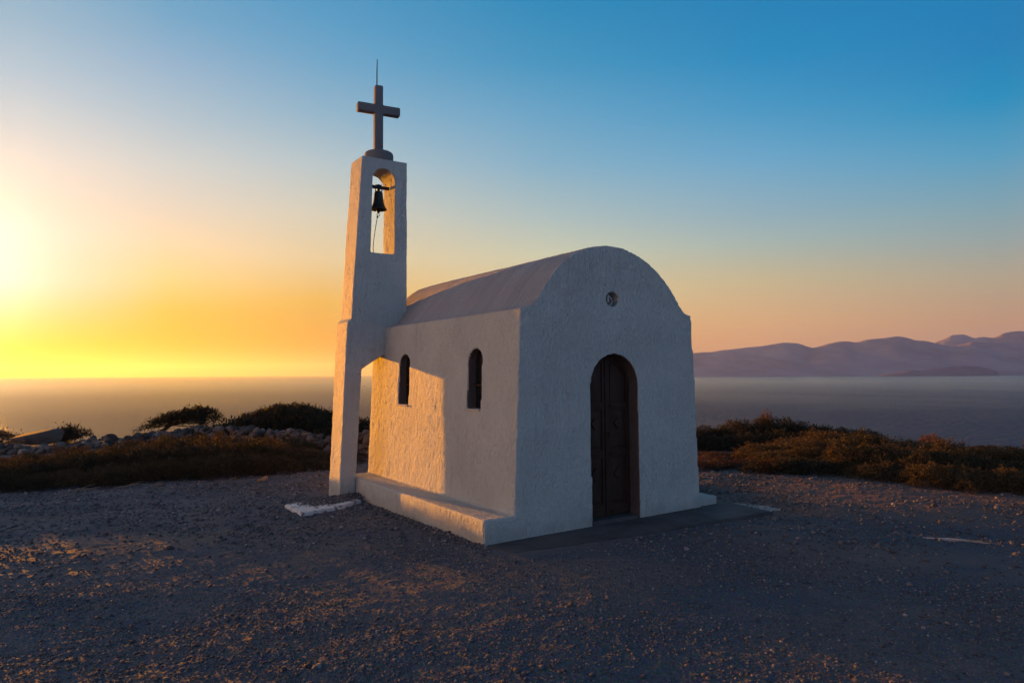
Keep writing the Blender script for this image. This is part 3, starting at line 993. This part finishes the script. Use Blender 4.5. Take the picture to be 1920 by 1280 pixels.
slab('doorstep_slab', [(-0.345, 0.12), (-0.335, -0.20), (-0.28, -0.40), (0.3, -0.48), (0.97, -0.545), (2.1, -0.62), (3.36, -0.69), (3.40, -0.2), (3.41, 0.15), (2.0, 0.19)],
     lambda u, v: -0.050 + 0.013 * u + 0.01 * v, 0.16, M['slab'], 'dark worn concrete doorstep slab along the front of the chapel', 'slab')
slab('concrete_pad', [(-1.435, 3.469), (-1.427, 2.735), (-0.85, 2.93), (-0.45, 3.2), (-0.55, 3.66), (-0.85, 3.72)],
     lambda u, v: -0.046, 0.12, M['pad'], 'white edged pad of worn concrete at the foot of the tower leg', 'pad', 0.006)
# pale concrete showing at the right of the doorstep and farther right in the gravel
for nm, poly, lab in (
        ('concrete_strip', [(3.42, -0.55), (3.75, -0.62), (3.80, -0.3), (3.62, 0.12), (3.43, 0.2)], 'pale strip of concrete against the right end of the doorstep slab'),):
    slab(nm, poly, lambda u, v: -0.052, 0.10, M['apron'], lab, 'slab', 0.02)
su, sv_ = to_local(4.42, 7.62)
eu, ev = to_local(5.05, 7.42)
dx, dy = eu - su, ev - sv_
zz = gz(4.7, 7.52)
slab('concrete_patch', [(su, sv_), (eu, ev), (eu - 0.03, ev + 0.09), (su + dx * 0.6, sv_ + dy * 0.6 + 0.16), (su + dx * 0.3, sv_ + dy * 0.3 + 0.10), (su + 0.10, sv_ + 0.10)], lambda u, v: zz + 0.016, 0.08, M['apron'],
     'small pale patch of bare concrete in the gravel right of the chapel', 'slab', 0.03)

# ------------------------------------------------------------------ rocks
def ico(sub):
    bm = bmesh.new(); bmesh.ops.create_icosphere(bm, subdivisions=sub, radius=1.0)
    v = np.array([p.co[:] for p in bm.verts]); f = np.array([[q.index for q in p.verts] for p in bm.faces]); bm.free()
    return v, f


ICO1, ICO2, ICO3 = ico(1), ico(2), ico(3)


def rock_template(rng, base, cuts=9, lo=0.55, hi=0.95):
    v = base[0].copy()
    for _ in range(cuts):
        d = rng.normal(size=3); d /= np.linalg.norm(d)
        c = rng.uniform(lo, hi)
        s = v @ d
        v = v - np.clip(s - c, 0, None)[:, None] * d[None, :]
    v = v * (1 + 0.16 * vnoise3(v * 2.1 + rng.uniform(0, 20))[:, None])
    return v


def rand_rot(rng, n):
    q = rng.normal(size=(n, 4)); q /= np.linalg.norm(q, axis=1)[:, None]
    w, x, y, z = q.T
    return np.stack([1 - 2 * (y * y + z * z), 2 * (x * y - z * w), 2 * (x * z + y * w), 2 * (x * y + z * w), 1 - 2 * (x * x + z * z), 2 * (y * z - x * w),
                     2 * (x * z - y * w), 2 * (y * z + x * w), 1 - 2 * (x * x + y * y)], -1).reshape(n, 3, 3)


def rocks_mesh(name, pos, size, flat, base, seed, mat, parent=None, ntemp=8, smooth=False, tintpow=1.0, cuts=9):
    """many stones of one heap as a single mesh: pos (n,3), size (n,)"""
    rng = np.random.default_rng(seed)
    T = [rock_template(rng, base, cuts, 0.42, 0.86) for _ in range(ntemp)]
    n = len(pos)
    V, Fc, tint = [], [], []
    k = len(base[0]); off = 0
    ti = rng.integers(0, ntemp, n); rot = rand_rot(rng, n)
    asp = rng.uniform(0.7, 1.3, (n, 3)); tv = rng.random(n) ** tintpow
    for t in range(ntemp):
        idx = np.where(ti == t)[0]
        if not len(idx): continue
        p = np.einsum('nij,nkj->nki', rot[idx], T[t][None] * asp[idx][:, None, :])
        p[:, :, 2] *= flat
        p = p * size[idx][:, None, None] + pos[idx][:, None, :]
        V.append(p.reshape(-1, 3))
        Fc.append((base[1][None] + (off + np.arange(len(idx)) * k)[:, None, None]).reshape(-1, 3))
        tint.append(np.repeat(tv[idx], k)); off += len(idx) * k
    o = mesh_obj(name, np.concatenate(V), np.concatenate(Fc), mat, parent, smooth)
    a = o.data.attributes.new('tint', 'FLOAT', 'POINT')
    a.data.foreach_set('value', np.concatenate(tint).astype(np.float32))
    return o


def on_slab(u, v):
    return (u > -0.42) & (u < 3.42) & (v > -0.62) & (v < 4.2)


def build_gravel():
    rng = np.random.default_rng(21)
    P, S = [], []
    for n, r0, r1, s0 in ((76000, 3.3, 7.5, 0.0062), (46000, 7.5, 14.5, 0.0125)):
        r = np.sqrt(rng.uniform(r0 ** 2, r1 ** 2, n)); a = np.radians(rng.uniform(-40, 40, n))
        x, y = r * np.sin(a), r * np.cos(a)
        s = s0 * np.exp(rng.normal(0, 0.42, n))
        dens = 0.55 + 1.1 * vnoise(x * 1.1 + 50, y * 1.6 + 20) + 0.6 * vnoise(x * 0.4, y * 0.5 + 9)
        u, v = to_local(x, y)
        keep = (rng.random(n) < np.clip(dens, 0.08, 1)) & ~on_slab(u, v) & ~((u < -0.3) & (u > -0.66) & (v > 3.55) & (v < 4.15))
        x, y, s = x[keep], y[keep], s[keep]
        P.append(np.stack([x, y, terrain(x, y) + s * 0.25], -1)); S.append(s)
    # a few bigger stones
    n = 170
    r = np.sqrt(rng.uniform(3.6 ** 2, 13.5 ** 2, n)); a = np.radians(rng.uniform(-38, 38, n))
    x, y = r * np.sin(a), r * np.cos(a); u, v = to_local(x, y); k = ~on_slab(u, v)
    x, y = x[k], y[k]; s = rng.uniform(0.014, 0.028, len(x))
    P.append(np.stack([x, y, terrain(x, y) + s * 0.2], -1)); S.append(s)
    # gravel heaped over the pad by the tower leg
    n = 2600
    uu = rng.uniform(-1.36, -0.36, n); vv = rng.uniform(2.9, 3.75, n)
    k = (vv > 2.96 + 0.25 * (uu + 1.4) + 0.08 * rng.normal(size=n) ** 2) & (uu > -1.22 + 0.06 * rng.normal(size=n)) & (vv < 3.62 + 0.1 * (uu + 1.3))
    uu, vv = uu[k], vv[k]
    w = np.array([to_world(p, q) for p, q in zip(uu, vv)])
    s = 0.010 * np.exp(rng.normal(0, 0.35, len(uu)))
    heap = 0.05 * np.exp(-((uu + 0.42) / 0.22) ** 2 - ((vv - 3.45) / 0.22) ** 2)
    w[:, 2] = -0.042 + s * 0.4 + heap * rng.random(len(uu))
    P.append(w); S.append(s)
    # gravel drifted against the foot of the long bench
    n = 2600
    vv = rng.uniform(-0.15, 3.6, n); off = np.abs(rng.normal(0, 0.07, n)); uu = -0.385 - off
    w = np.array([to_world(p, q) for p, q in zip(uu, vv)])
    s = 0.0085 * np.exp(rng.normal(0, 0.4, n))
    w[:, 2] = terrain(w[:, 0], w[:, 1]) + s * 0.3 + 0.028 * np.exp(-off / 0.05) * (0.5 + vnoise(vv * 4, vv * 0 + 2)) * rng.random(n)
    P.append(w); S.append(s)
    o = rocks_mesh('gravel', np.concatenate(P), np.concatenate(S), 0.75, ICO1, 5, M['gravel'], None, 14, False, 1.6, 6)
    tag(o, 'loose dark gravel strewn over the clearing', None, None, 'stuff')


build_gravel()


def wall_run(name, path, height, label, seed, smin=0.07, smax=0.145, width=0.35):
    """a dry stone wall or rubble bank: path of (x, y), height(t) profile"""
    rng = np.random.default_rng(seed)
    path = np.array(path); seg = np.linalg.norm(np.diff(path, axis=0), axis=1); cum = np.concatenate([[0], np.cumsum(seg)]); Lw = cum[-1]
    P, S = [], []
    n_cols = int(Lw / (smin * 1.05))
    for i in range(n_cols):
        t = (i + rng.random() * 0.6) / n_cols * Lw
        cx = np.interp(t, cum, path[:, 0]); cy = np.interp(t, cum, path[:, 1])
        h = height(t / Lw) * (1 + 0.35 * (vnoise(np.array([t * 0.9 + seed]), np.array([seed * 1.7]))[0]))
        for dpt in (-1, 0, 1):
            z = 0.0
            while z < max(h, 0.05):
                s = rng.uniform(smin, smax) * (1.0 if rng.random() < 0.8 else 0.65)
                jx, jy = rng.normal(0, 0.05), dpt * width * 0.5 * (1 - 0.5 * z / max(h, 0.1)) + rng.normal(0, 0.05)
                P.append((cx + jx, cy + jy, gz(cx, cy) + z + s * 0.3)); S.append(s)
                z += s * 1.15
    P = np.array(P); S = np.array(S)
    c = P.mean(0); c[2] = gz(c[0], c[1])
    o = rocks_mesh(name, P - c, S, 0.8, ICO2, seed, M['rock'], None, 10, False)
    o.location = c
    tag(o, label, 'wall')
    return o


def PX(px, d):
    """world x of a bearing at depth d (used to lay things out on the ground)"""
    return bearing(px, 700)[0] * d


wall_run('stone_wall', [(PX(368, 19.6), 19.6), (PX(440, 18.6), 18.6), (PX(525, 17.8), 17.8)], lambda t: 0.27 + 0.06 * math.sin(t * 3.0), 'tumbled dry stone wall below the dome shaped juniper', 31)
wall_run('stone_wall', [(PX(528, 17.6), 17.6), (PX(590, 16.6), 16.6), (PX(655, 15.9), 15.9), (PX(720, 15.4), 15.4)], lambda t: 0.30 + 0.06 * math.sin(t * 9), 'low dry stone wall running behind the tower leg', 32)
wall_run('stone_wall', [(PX(150, 18.0), 18.0), (PX(240, 18.4), 18.4), (PX(330, 19.2), 19.2), (PX(372, 19.6), 19.6)], lambda t: 0.06 + 0.12 * t, 'collapsed bank of rubble left of the windswept tree', 33, 0.075, 0.17, 0.6)
wall_run('stone_wall', [(PX(-60, 16.2), 16.2), (PX(60, 16.2), 16.2), (PX(200, 16.6), 16.6)], lambda t: 0.10, 'scattered row of rubble below the big boulder', 34, 0.07, 0.15, 0.7)
wall_run('stone_wall', [(PX(1812, 20.0), 20.0), (PX(1870, 19.0), 19.0), (PX(1960, 18.0), 18.0)], lambda t: 0.16, 'grey rubble bank at the far right above the scrub', 35, 0.07, 0.15, 0.5)


def single_rock(name, loc, size, label, cat, mat, seed, rz=0.0, tilt=0.0, sub=ICO3, sink=0.3):
    rng = np.random.default_rng(seed)
    v = rock_template(rng, sub, 11, 0.5, 0.9) * np.array(size)
    o = mesh_obj(name, v, sub[1].astype(np.int32), mat, None, False)
    a = o.data.attributes.new('tint', 'FLOAT', 'POINT')
    a.data.foreach_set('value', np.full(len(v), 0.55, np.float32))
    o.location = (loc[0], loc[1], loc[2] + size[2] * (1 - sink) * 0.7)
    o.rotation_euler = (0, tilt, rz)
    tag(o, label, cat)
    return o


def ground_rock(px, d, size, label, seed, mat='rock', name='rock', cat='rock', rz=0.0, tilt=0.0, lift=0.0):
    x = PX(px, d)
    return single_rock(name, (x, d, gz(x, d) + lift), size, label, cat, M[mat], seed, rz, tilt)


ground_rock(78, 17.4, (0.72, 0.42, 0.20), 'large flat topped boulder on the rubble at far left', 41, 'rock', 'boulder', 'boulder', 0.1, -0.10, 0.14)
ground_rock(301, 11.15, (0.105, 0.07, 0.05), 'pale flat stone at the front edge of the heath', 42)
ground_rock(147, 10.70, (0.05, 0.04, 0.035), 'small grey stone on the gravel below the heath, left of the pale flat one', 43)
ground_rock(499, 11.9, (0.085, 0.06, 0.055), 'ochre stone at the heath edge near the tower, larger of two', 44, 'orange_rock')
ground_rock(487, 11.75, (0.05, 0.04, 0.035), 'little ochre stone touching the larger ochre stone', 45, 'orange_rock')
ground_rock(1340, 19.0, (0.18, 0.12, 0.13), 'pale rock among the dark scrub just right of the chapel', 46, 'rock', 'rock', 'rock', 0, 0, 0.12)
ground_rock(1828, 19.4, (0.13, 0.10, 0.10), 'sunlit ochre rock on the right rubble bank, left one', 47, 'orange_rock', 'rock', 'rock', 0, 0, 0.16)
ground_rock(1845, 19.1, (0.09, 0.08, 0.08), 'sunlit ochre rock on the right rubble bank, right one', 48, 'orange_rock', 'rock', 'rock', 0, 0, 0.16)
ground_rock(476, 4.92, (0.022, 0.018, 0.014), 'pale yellow pebble standing out on the dark gravel', 49, 'orange_rock', 'pebble', 'pebble')

# ------------------------------------------------------------------ plants
def leaves_mesh(centers, spread, per, lsize, seed, up=0.5, aspect=0.45, tint_c=None):
    """leaf-sized quads in clumps: centers (n,3); returns verts, faces, tint"""
    rng = np.random.default_rng(seed)
    n = len(centers)
    c = np.repeat(centers, per, 0) + rng.normal(0, 1, (n * per, 3)) * spread
    m = len(c)
    d = rng.normal(size=(m, 3)); d[:, 2] = np.abs(d[:, 2]) + up; d /= np.linalg.norm(d, axis=1)[:, None]
    e = np.cross(d, rng.normal(size=(m, 3))); e /= np.linalg.norm(e, axis=1)[:, None] + 1e-9
    Ls = lsize * np.exp(rng.normal(0, 0.3, m))[:, None]
    a = c - e * Ls * aspect * 0.5; b = c + e * Ls * aspect * 0.5
    mid = c + d * Ls * 0.55
    v = np.stack([c, mid + e * Ls * aspect * 0.5, c + d * Ls, mid - e * Ls * aspect * 0.5], 1).reshape(-1, 3)
    f = np.arange(m * 4).reshape(-1, 4)
    tb = (rng.random(n) if tint_c is None else tint_c)
    t = np.clip(np.repeat(tb, per) * 0.6 + rng.random(m) * 0.4, 0, 1)
    return v, f, np.repeat(t, 4)


def leaf_obj(name, v, f, t, mat, parent):
    o = mesh_obj(name, v, f, mat, parent)
    a = o.data.attributes.new('tint', 'FLOAT', 'POINT'); a.data.foreach_set('value', t.astype(np.float32))
    return o


def shrub_proto(name, seed, style):
    """unit shrub: radius about 1, height about 1; parts foliage and stems"""
    rng = np.random.default_rng(seed)
    nclump = {'heath': 420, 'scrub': 330, 'low': 240}[style]
    ph = rng.uniform(0, 2 * math.pi, nclump); rr = np.sqrt(rng.random(nclump))
    # lumpy dome
    lump = 1 + 0.35 * vnoise(np.cos(ph) * rr * 2.2 + seed, np.sin(ph) * rr * 2.2 + seed * 2)
    hgt = np.sqrt(np.clip(1 - rr ** 2.2, 0, 1)) * lump
    depth = rng.random(nclump) ** 0.6
    z = hgt * (0.25 + 0.75 * depth)
    c = np.stack([np.cos(ph) * rr, np.sin(ph) * rr, z], -1)
    k = {'heath': (0.060, 16, 0.085, 1.6, 0.22), 'scrub': (0.060, 26, 0.052, 0.5, 0.55), 'low': (0.07, 14, 0.08, 1.0, 0.35)}[style]
    tc_ = np.clip(0.25 + 0.5 * rng.random(nclump) + 0.2 * (depth - 0.5), 0, 1)
    v, f, t = leaves_mesh(c, k[0], k[1], k[2], seed + 1, k[3], k[4], tc_)
    v[:, 2] = np.maximum(v[:, 2], -0.02)
    bm = bmesh.new()
    for i in rng.choice(nclump, 46, replace=False):
        p = c[i]
        b0 = np.array([p[0] * 0.25, p[1] * 0.25, 0.0]) + rng.normal(0, 0.05, 3) * [1, 1, 0]
        q = (b0 + p) / 2 + rng.normal(0, 0.06, 3) + [0, 0, 0.04]
        e = p + (p - q) * 0.18
        add_tube(bm, [b0, q, p, e], [0.013, 0.009, 0.006, 0.003], 4)
    # sprigs that stand clear of the dome, some of them bare
    sp = rng.choice(nclump, 34, replace=False)
    tips = []
    for j, i in enumerate(sp):
        p = c[i]; out = np.array([p[0] * 0.5, p[1] * 0.5, 0.9]) + rng.normal(0, 0.35, 3); out[2] = abs(out[2]); out /= np.linalg.norm(out)
        ln = rng.uniform(0.12, 0.30) * (1.25 if style == 'heath' else 1.0)
        e = p + out * ln + rng.normal(0, 0.03, 3)
        add_tube(bm, [p * 0.8, p, (p + e) / 2 + rng.normal(0, 0.015, 3), e], [0.008, 0.006, 0.004, 0.002], 4)
        if j % 3: tips += [p + (e - p) * w for w in (0.45, 0.75, 1.0)]
    if style != 'low':
        v2, f2, t2 = leaves_mesh(np.array(tips), k[0] * 0.45, 7, k[2], seed + 9, k[3], k[4])
        f = np.concatenate([f, f2 + len(v)]); v = np.concatenate([v, v2]); t = np.concatenate([t, t2])
    return (v, f, t), bm


PROTO = {}


def make_shrub(style, var, leafm, twigm, name):
    key = (style, var, leafm, twigm)
    if key not in PROTO:
        (v, f, t), bm = shrub_proto(name, 100 + var * 17 + {'heath': 0, 'scrub': 1000, 'low': 2000}[style], style)
        root = empty(name)
        leaf_obj('foliage', v, f, t, M[leafm], root)
        bm_obj('stems', bm, M[twigm], root)
        PROTO[key] = (root, [False])
    root, used = PROTO[key]
    if not used[0]:
        used[0] = True
        return root
    r = root.copy(); C.objects.link(r)
    for ch in root.children:
        c = ch.copy(); C.objects.link(c); c.parent = r
    return r


def place_shrub(style, var, leafm, twigm, name, x, y, rx, h, label, group=None, rz=0.0, ry=None, dz=-0.03):
    o = make_shrub(style, var, leafm, twigm, name)
    o.location = (x, y, gz(x, y) + dz)
    o.scale = (rx, ry or rx, h)
    o.rotation_euler = (0, 0, rz)
    tag(o, label, 'shrub')
    if group: o['group'] = group
    elif 'group' in o: del o['group']
    return o


rs = np.random.default_rng(77)
# the heath on the left: front edge and top line from the picture's ground plan
lf_px = [-160, 0, 147, 300, 420, 520, 615, 660]
lf_d = [10.3, 10.75, 11.0, 11.6, 12.05, 12.5, 13.1, 13.4]
lf_h = [0.30, 0.30, 0.36, 0.47, 0.50, 0.34, 0.11, 0.08]
rows = [(0.32, 0.62, 15, 0.46), (1.05, 0.95, 14, 0.55), (1.9, 1.0, 13, 0.60), (2.8, 0.95, 12, 0.62)]
for ri, (dd, hf, n, rr) in enumerate(rows):
    for i in range(n):
        px = -150 + (660 + 150) * (i + 0.5 + rs.uniform(-0.3, 0.3)) / n
        d = np.interp(px, lf_px, lf_d) + dd + rs.uniform(-0.15, 0.15)
        if px > 560 and ri == 3: continue
        h = np.interp(px, lf_px, lf_h) * hf * rs.uniform(0.85, 1.12)
        if ri == 3 and px < 250: h *= 0.6
        where = ('front row of the heath left of the chapel', 'second row of the heath left of the chapel', 'middle of the heath left of the chapel', 'back of the heath below the stone wall')[ri]
        place_shrub('heath', int(rs.integers(0, 5)), 'heath', 'bark', 'heath_shrub', PX(px, d), d, rr * rs.uniform(0.85, 1.2), h + 0.05,
                    'brown green heath shrub in the ' + where, 'heath shrubs in the ' + where, rs.uniform(0, 6.28), rr * rs.uniform(0.8, 1.1))

# right side: near mound of leafy scrub
rg_px = [1395, 1440, 1500, 1560, 1640, 1700, 1780, 1860, 1920, 2080]
rg_d = [12.4, 12.05, 11.75, 11.5, 10.9, 10.4, 10.0, 9.6, 9.4, 8.9]
rg_h = [0.17, 0.31, 0.40, 0.48, 0.50, 0.49, 0.47, 0.44, 0.41, 0.4]
rows = [(0.40, 0.52, 13, 0.42), (1.05, 0.78, 13, 0.50), (1.8, 0.95, 12, 0.58), (2.7, 1.0, 11, 0.66), (3.8, 0.88, 9, 0.72), (5.2, 0.75, 8, 0.8)]
for ri, (dd, hf, n, rr) in enumerate(rows):
    for i in range(n):
        px = 1400 + (2060 - 1400) * (i + 0.5 + rs.uniform(-0.32, 0.32)) / n
        d = np.interp(px, rg_px, rg_d) + dd + rs.uniform(-0.18, 0.18)
        if ri >= 3 and px < 1470: continue
        h = np.interp(px, rg_px, rg_h) * hf * rs.uniform(0.78, 1.15)
        if ri >= 3: h *= np.interp(px, [1600, 1720, 1900], [1.0, 0.62, 0.45])
        where = ('first row of the right scrub bank', 'second row of the right scrub bank', 'third row of the right scrub bank', 'upper part of the right scrub bank', 'crest of the right scrub bank', 'rear slope of the right scrub bank')[ri]
        place_shrub('scrub', int(rs.integers(0, 6)), 'scrub', 'twig', 'scrub_shrub', PX(px, d), d, rr * rs.uniform(0.8, 1.2), h + 0.05,
                    'rusty leafy shrub in the ' + where, 'shrubs in the ' + where, rs.uniform(0, 6.28), rr * rs.uniform(0.8, 1.15))

# right side: dark mound farther back, just right of the chapel
for i, (px, d, rx, h) in enumerate(((1275, 18.0, 0.9, 0.55), (1322, 18.4, 0.75, 0.48), (1352, 18.0, 0.6, 0.46), (1385, 18.6, 0.85, 0.60), (1425, 18.4, 0.75, 0.60), (1460, 18.8, 0.8, 0.60), (1500, 18.4, 0.85, 0.50),
                                    (1540, 18.2, 0.85, 0.46), (1580, 17.8, 0.8, 0.40), (1340, 17.0, 0.7, 0.32), (1400, 17.0, 0.8, 0.40), (1460, 16.8, 0.8, 0.42), (1520, 16.6, 0.8, 0.40), (1300, 17.2, 0.7, 0.35), (1610, 17.4, 0.8, 0.36))):
    place_shrub('heath', i % 5, 'juniper', 'bark', 'scrub_shrub', PX(px, d), d, rx, h, 'dark evergreen shrub in the far mound right of the chapel', 'dark shrubs of the far mound', rs.uniform(0, 6), rx * 0.9)
place_shrub('low', 0, 'redscrub', 'twig', 'scrub_shrub', PX(1434, 18.7), 18.7, 0.26, 0.80, 'rusty round knob of a shrub topping the far dark mound')
place_shrub('low', 1, 'redscrub', 'twig', 'scrub_shrub', PX(1741, 19.5), 19.5, 0.42, 0.50, 'flat topped dry shrub standing against the sea at right')
place_shrub('low', 2, 'redscrub', 'twig', 'scrub_shrub', PX(1452, 12.25), 12.25, 0.40, 0.24, 'low reddish cushion shrub at the left foot of the right scrub bank')
place_shrub('low', 3, 'redscrub', 'twig', 'scrub_shrub', PX(1930, 18.5), 18.5, 0.22, 0.75, 'reddish dry shrub cut by the right edge of the picture')
for i, (px, d) in enumerate(((1318, 12.9), (1345, 13.0), (1375, 13.1), (1400, 13.2), (1330, 13.8), (1362, 14.0), (1395, 14.1), (1425, 13.5), (1312, 14.8), (1345, 15.0), (1380, 15.1), (1415, 15.0), (1300, 13.3))):
    place_shrub('low', 4 + i % 3, 'redscrub', 'twig', 'cushion_shrub', PX(px, d), d, rs.uniform(0.35, 0.55), rs.uniform(0.10, 0.17), 'low rusty cushion plant on the flat between chapel and scrub bank',
                'low cushion plants right of the chapel', rs.uniform(0, 6), rs.uniform(0.3, 0.45))
for i, (px, d) in enumerate(((1640, 20.5), (1690, 20.3), (1790, 20.6), (1850, 20.5), (1910, 20.0), (1970, 19.5))):
    place_shrub('heath', i % 5, 'redscrub', 'bark', 'scrub_shrub', PX(px, d), d, 0.9, 0.30, 'low dry shrub along the skyline of the right bank', 'skyline shrubs at right', rs.uniform(0, 6), 0.7)


def crown_tree(name, px0, px1, d, prof_top, prof_bot, depth, label, cat, seed, n, leafm='juniper', lsize=0.075, per=18, trunk=None, spread=0.055, skew=None):
    """tree or bush with an outline: prof_top/prof_bot heights (m above ground) over t 0..1, real depth, trunk and limbs inside"""
    rng = np.random.default_rng(seed)
    x0, x1 = PX(px0, d), PX(px1, d)
    W = x1 - x0
    xc = (x0 + x1) / 2
    g = gz(xc, d)
    root = tag(empty(name, (xc, d, g)), label, cat)
    t = rng.random(n * 3)
    zt = np.interp(t, *zip(*prof_top)); zb = np.interp(t, *zip(*prof_bot))
    thick = zt - zb
    keep = rng.random(n * 3) < np.clip(thick / thick.max(), 0.05, 1); t, zt, zb = t[keep][:n], zt[keep][:n], zb[keep][:n]
    m = len(t)
    yy = rng.uniform(-1, 1, m)
    s = np.sqrt(np.clip(1 - yy ** 2, 0, 1))
    zc = (zt * 0.62 + zb * 0.38)
    q = rng.random(m) ** 0.75
    z = zb + (zb * 0 + (zt - zb) * (0.35 + 0.65 * s)) * q
    z += 0.05 * vnoise(t * W * 4 + seed, yy * 3)
    c = np.stack([x0 + t * W - xc, yy * depth, z], -1)
    v, f, tt = leaves_mesh(c, spread, per, lsize, seed + 3, 0.5, 0.32, np.clip(0.2 + 0.6 * rng.random(m), 0, 1))
    leaf_obj('crown', v, f, tt, M[leafm], root)
    bm = bmesh.new()
    tr = trunk or [(0.5, 0.0), (0.5, 0.4)]
    pts = [np.array((x0 + a * W - xc, 0.0, b)) for a, b in tr]
    add_tube(bm, pts, list(np.linspace(0.075, 0.035, len(pts))), 7)
    for i in rng.choice(m, min(70, m), replace=False):
        k = rng.integers(max(0, len(pts) - 3), len(pts))
        b0 = pts[k]; p = c[i]
        mid = (b0 + p) / 2 + rng.normal(0, 0.06, 3)
        add_tube(bm, [b0, mid, p, p + (p - mid) * 0.35], [0.022, 0.014, 0.007, 0.003], 5)
    bm_obj('trunk', bm, M['bark'], root)
    return root


# windswept juniper: flat crown rising to the right over a gnarled open underside
crown_tree('windswept_tree', 276, 404, 21.0,
           [(0, 0.30), (0.08, 0.40), (0.25, 0.60), (0.45, 0.75), (0.62, 0.85), (0.80, 0.90), (0.88, 0.80), (1.0, 0.58)],
           [(0, 0.24), (0.10, 0.28), (0.25, 0.44), (0.45, 0.52), (0.62, 0.52), (0.80, 0.46), (0.90, 0.42), (1.0, 0.40)],
           0.75, 'gnarled windswept juniper with a flat crown rising to the right', 'tree', 61, 420, 'juniper', 0.075, 14,
           [(0.10, -0.05), (0.14, 0.14), (0.26, 0.24), (0.36, 0.40), (0.5, 0.50), (0.68, 0.60)])
crown_tree('juniper_bush', 398, 628, 20.4,
           [(0, 0.12), (0.12, 0.28), (0.28, 0.50), (0.45, 0.74), (0.60, 0.84), (0.72, 0.82), (0.85, 0.68), (0.94, 0.56), (1.0, 0.30)],
           [(0, 0.0), (0.5, 0.0), (0.85, 0.0), (0.93, 0.12), (1.0, 0.18)],
           1.5, 'broad dark dome of juniper behind the stone wall', 'bush', 62, 2200, 'juniper', 0.080, 20, [(0.55, -0.05), (0.56, 0.2), (0.6, 0.45)])
crown_tree('juniper_bush', 600, 735, 19.0, [(0, 0.30), (0.3, 0.42), (0.6, 0.52), (1, 0.35)], [(0, 0.0), (1, 0.0)], 0.9,
           'dark bush seen between the tower leg and the chapel wall', 'bush', 63, 700, 'juniper', 0.08, 16)
crown_tree('dry_bush', -70, 46, 19.0, [(0, 0.35), (0.4, 0.50), (0.75, 0.42), (1, 0.12)], [(0, 0.0), (1, 0.02)], 0.6,
           'sparse twiggy bush at the far left edge against the sea', 'bush', 64, 150, 'redscrub', 0.06, 10)
crown_tree('dry_bush', 104, 164, 18.6, [(0, 0.28), (0.4, 0.40), (0.7, 0.38), (1, 0.16)], [(0, 0.05), (0.6, 0.05), (1, 0.12)], 0.4,
           'small dark bush leaning out behind the big boulder', 'bush', 65, 170, 'juniper', 0.06, 13, [(0.2, -0.05), (0.4, 0.12), (0.6, 0.24)])

# weeds along the foot of the side bench, dead branches under the heath
rs2 = np.random.default_rng(9)
for i, vv in enumerate((3.05, 2.72, 2.38, 1.75, 1.55)):
    bm = bmesh.new()
    for k in range(16):
        a = rs2.uniform(0, 6.28); h = rs2.uniform(0.03, 0.085); l = rs2.uniform(0.005, 0.03)
        b = (rs2.normal(0, 0.05), rs2.normal(0, 0.02), 0)
        add_tube(bm, [b, (b[0] + math.cos(a) * l * 0.4, b[1] + math.sin(a) * l * 0.4, h * 0.6), (b[0] + math.cos(a) * l, b[1] + math.sin(a) * l, h)], [0.0022, 0.0016, 0.0006], 3)
    o = bm_obj('grass_tuft', bm, M['twig'])
    x, y, _ = to_world(-0.42, vv)
    o.location = (x, y, gz(x, y) - 0.005); o.rotation_euler = (0, 0, YAW + math.pi / 2)
    tag(o, 'sparse tuft of dry grass at the foot of the long side bench', 'grass tuft', 'dry grass tufts along the bench')
for i, (px, d, w, lab) in enumerate(((165, 10.85, 0.42, 'grey dead branch sticking out of the heath at left'), (252, 11.0, 0.55, 'forked pale dead branch lying before the heath'), (434, 11.6, 0.28, 'short bent dead stick at the heath edge near the ochre stones'))):
    bm = bmesh.new()
    p = [(-w / 2, 0, 0.01), (-w * 0.2, 0.02, 0.03), (w * 0.15, -0.01, 0.035 + 0.03 * i), (w / 2, 0.03, 0.06)]
    add_tube(bm, p, [0.011, 0.010, 0.008, 0.004], 6)
    add_tube(bm, [p[1], (0.0, 0.05, 0.07), (w * 0.25, 0.08, 0.10)], [0.007, 0.006, 0.003], 5)
    o = bm_obj('dead_branch', bm, M['twig'])
    x = PX(px, d)
    o.location = (x, d, gz(x, d))
    tag(o, lab, 'branch')


# ------------------------------------------------------------------ haze
def build_haze():
    m = bpy.data.materials.new('sea_haze'); m.use_nodes = True
    N, L = m.node_tree.nodes, m.node_tree.links
    N.remove(N['Principled BSDF'])
    pv = N.new('ShaderNodeVolumePrincipled')
    pv.inputs['Color'].default_value = (0.50, 0.60, 0.95, 1)
    pv.inputs['Density'].default_value = 5.4e-5
    pv.inputs['Anisotropy'].default_value = 0.55
    L.new(pv.outputs[0], N['Material Output'].inputs['Volume'])
    bm = bmesh.new()
    add_box(bm, -31000, 31000, -1500, 31000, SEA_Z - 8, 445)
    o = bm_obj('haze', bm, m)
    tag(o, 'thin evening haze over the bay', None, None, 'stuff')


build_haze()
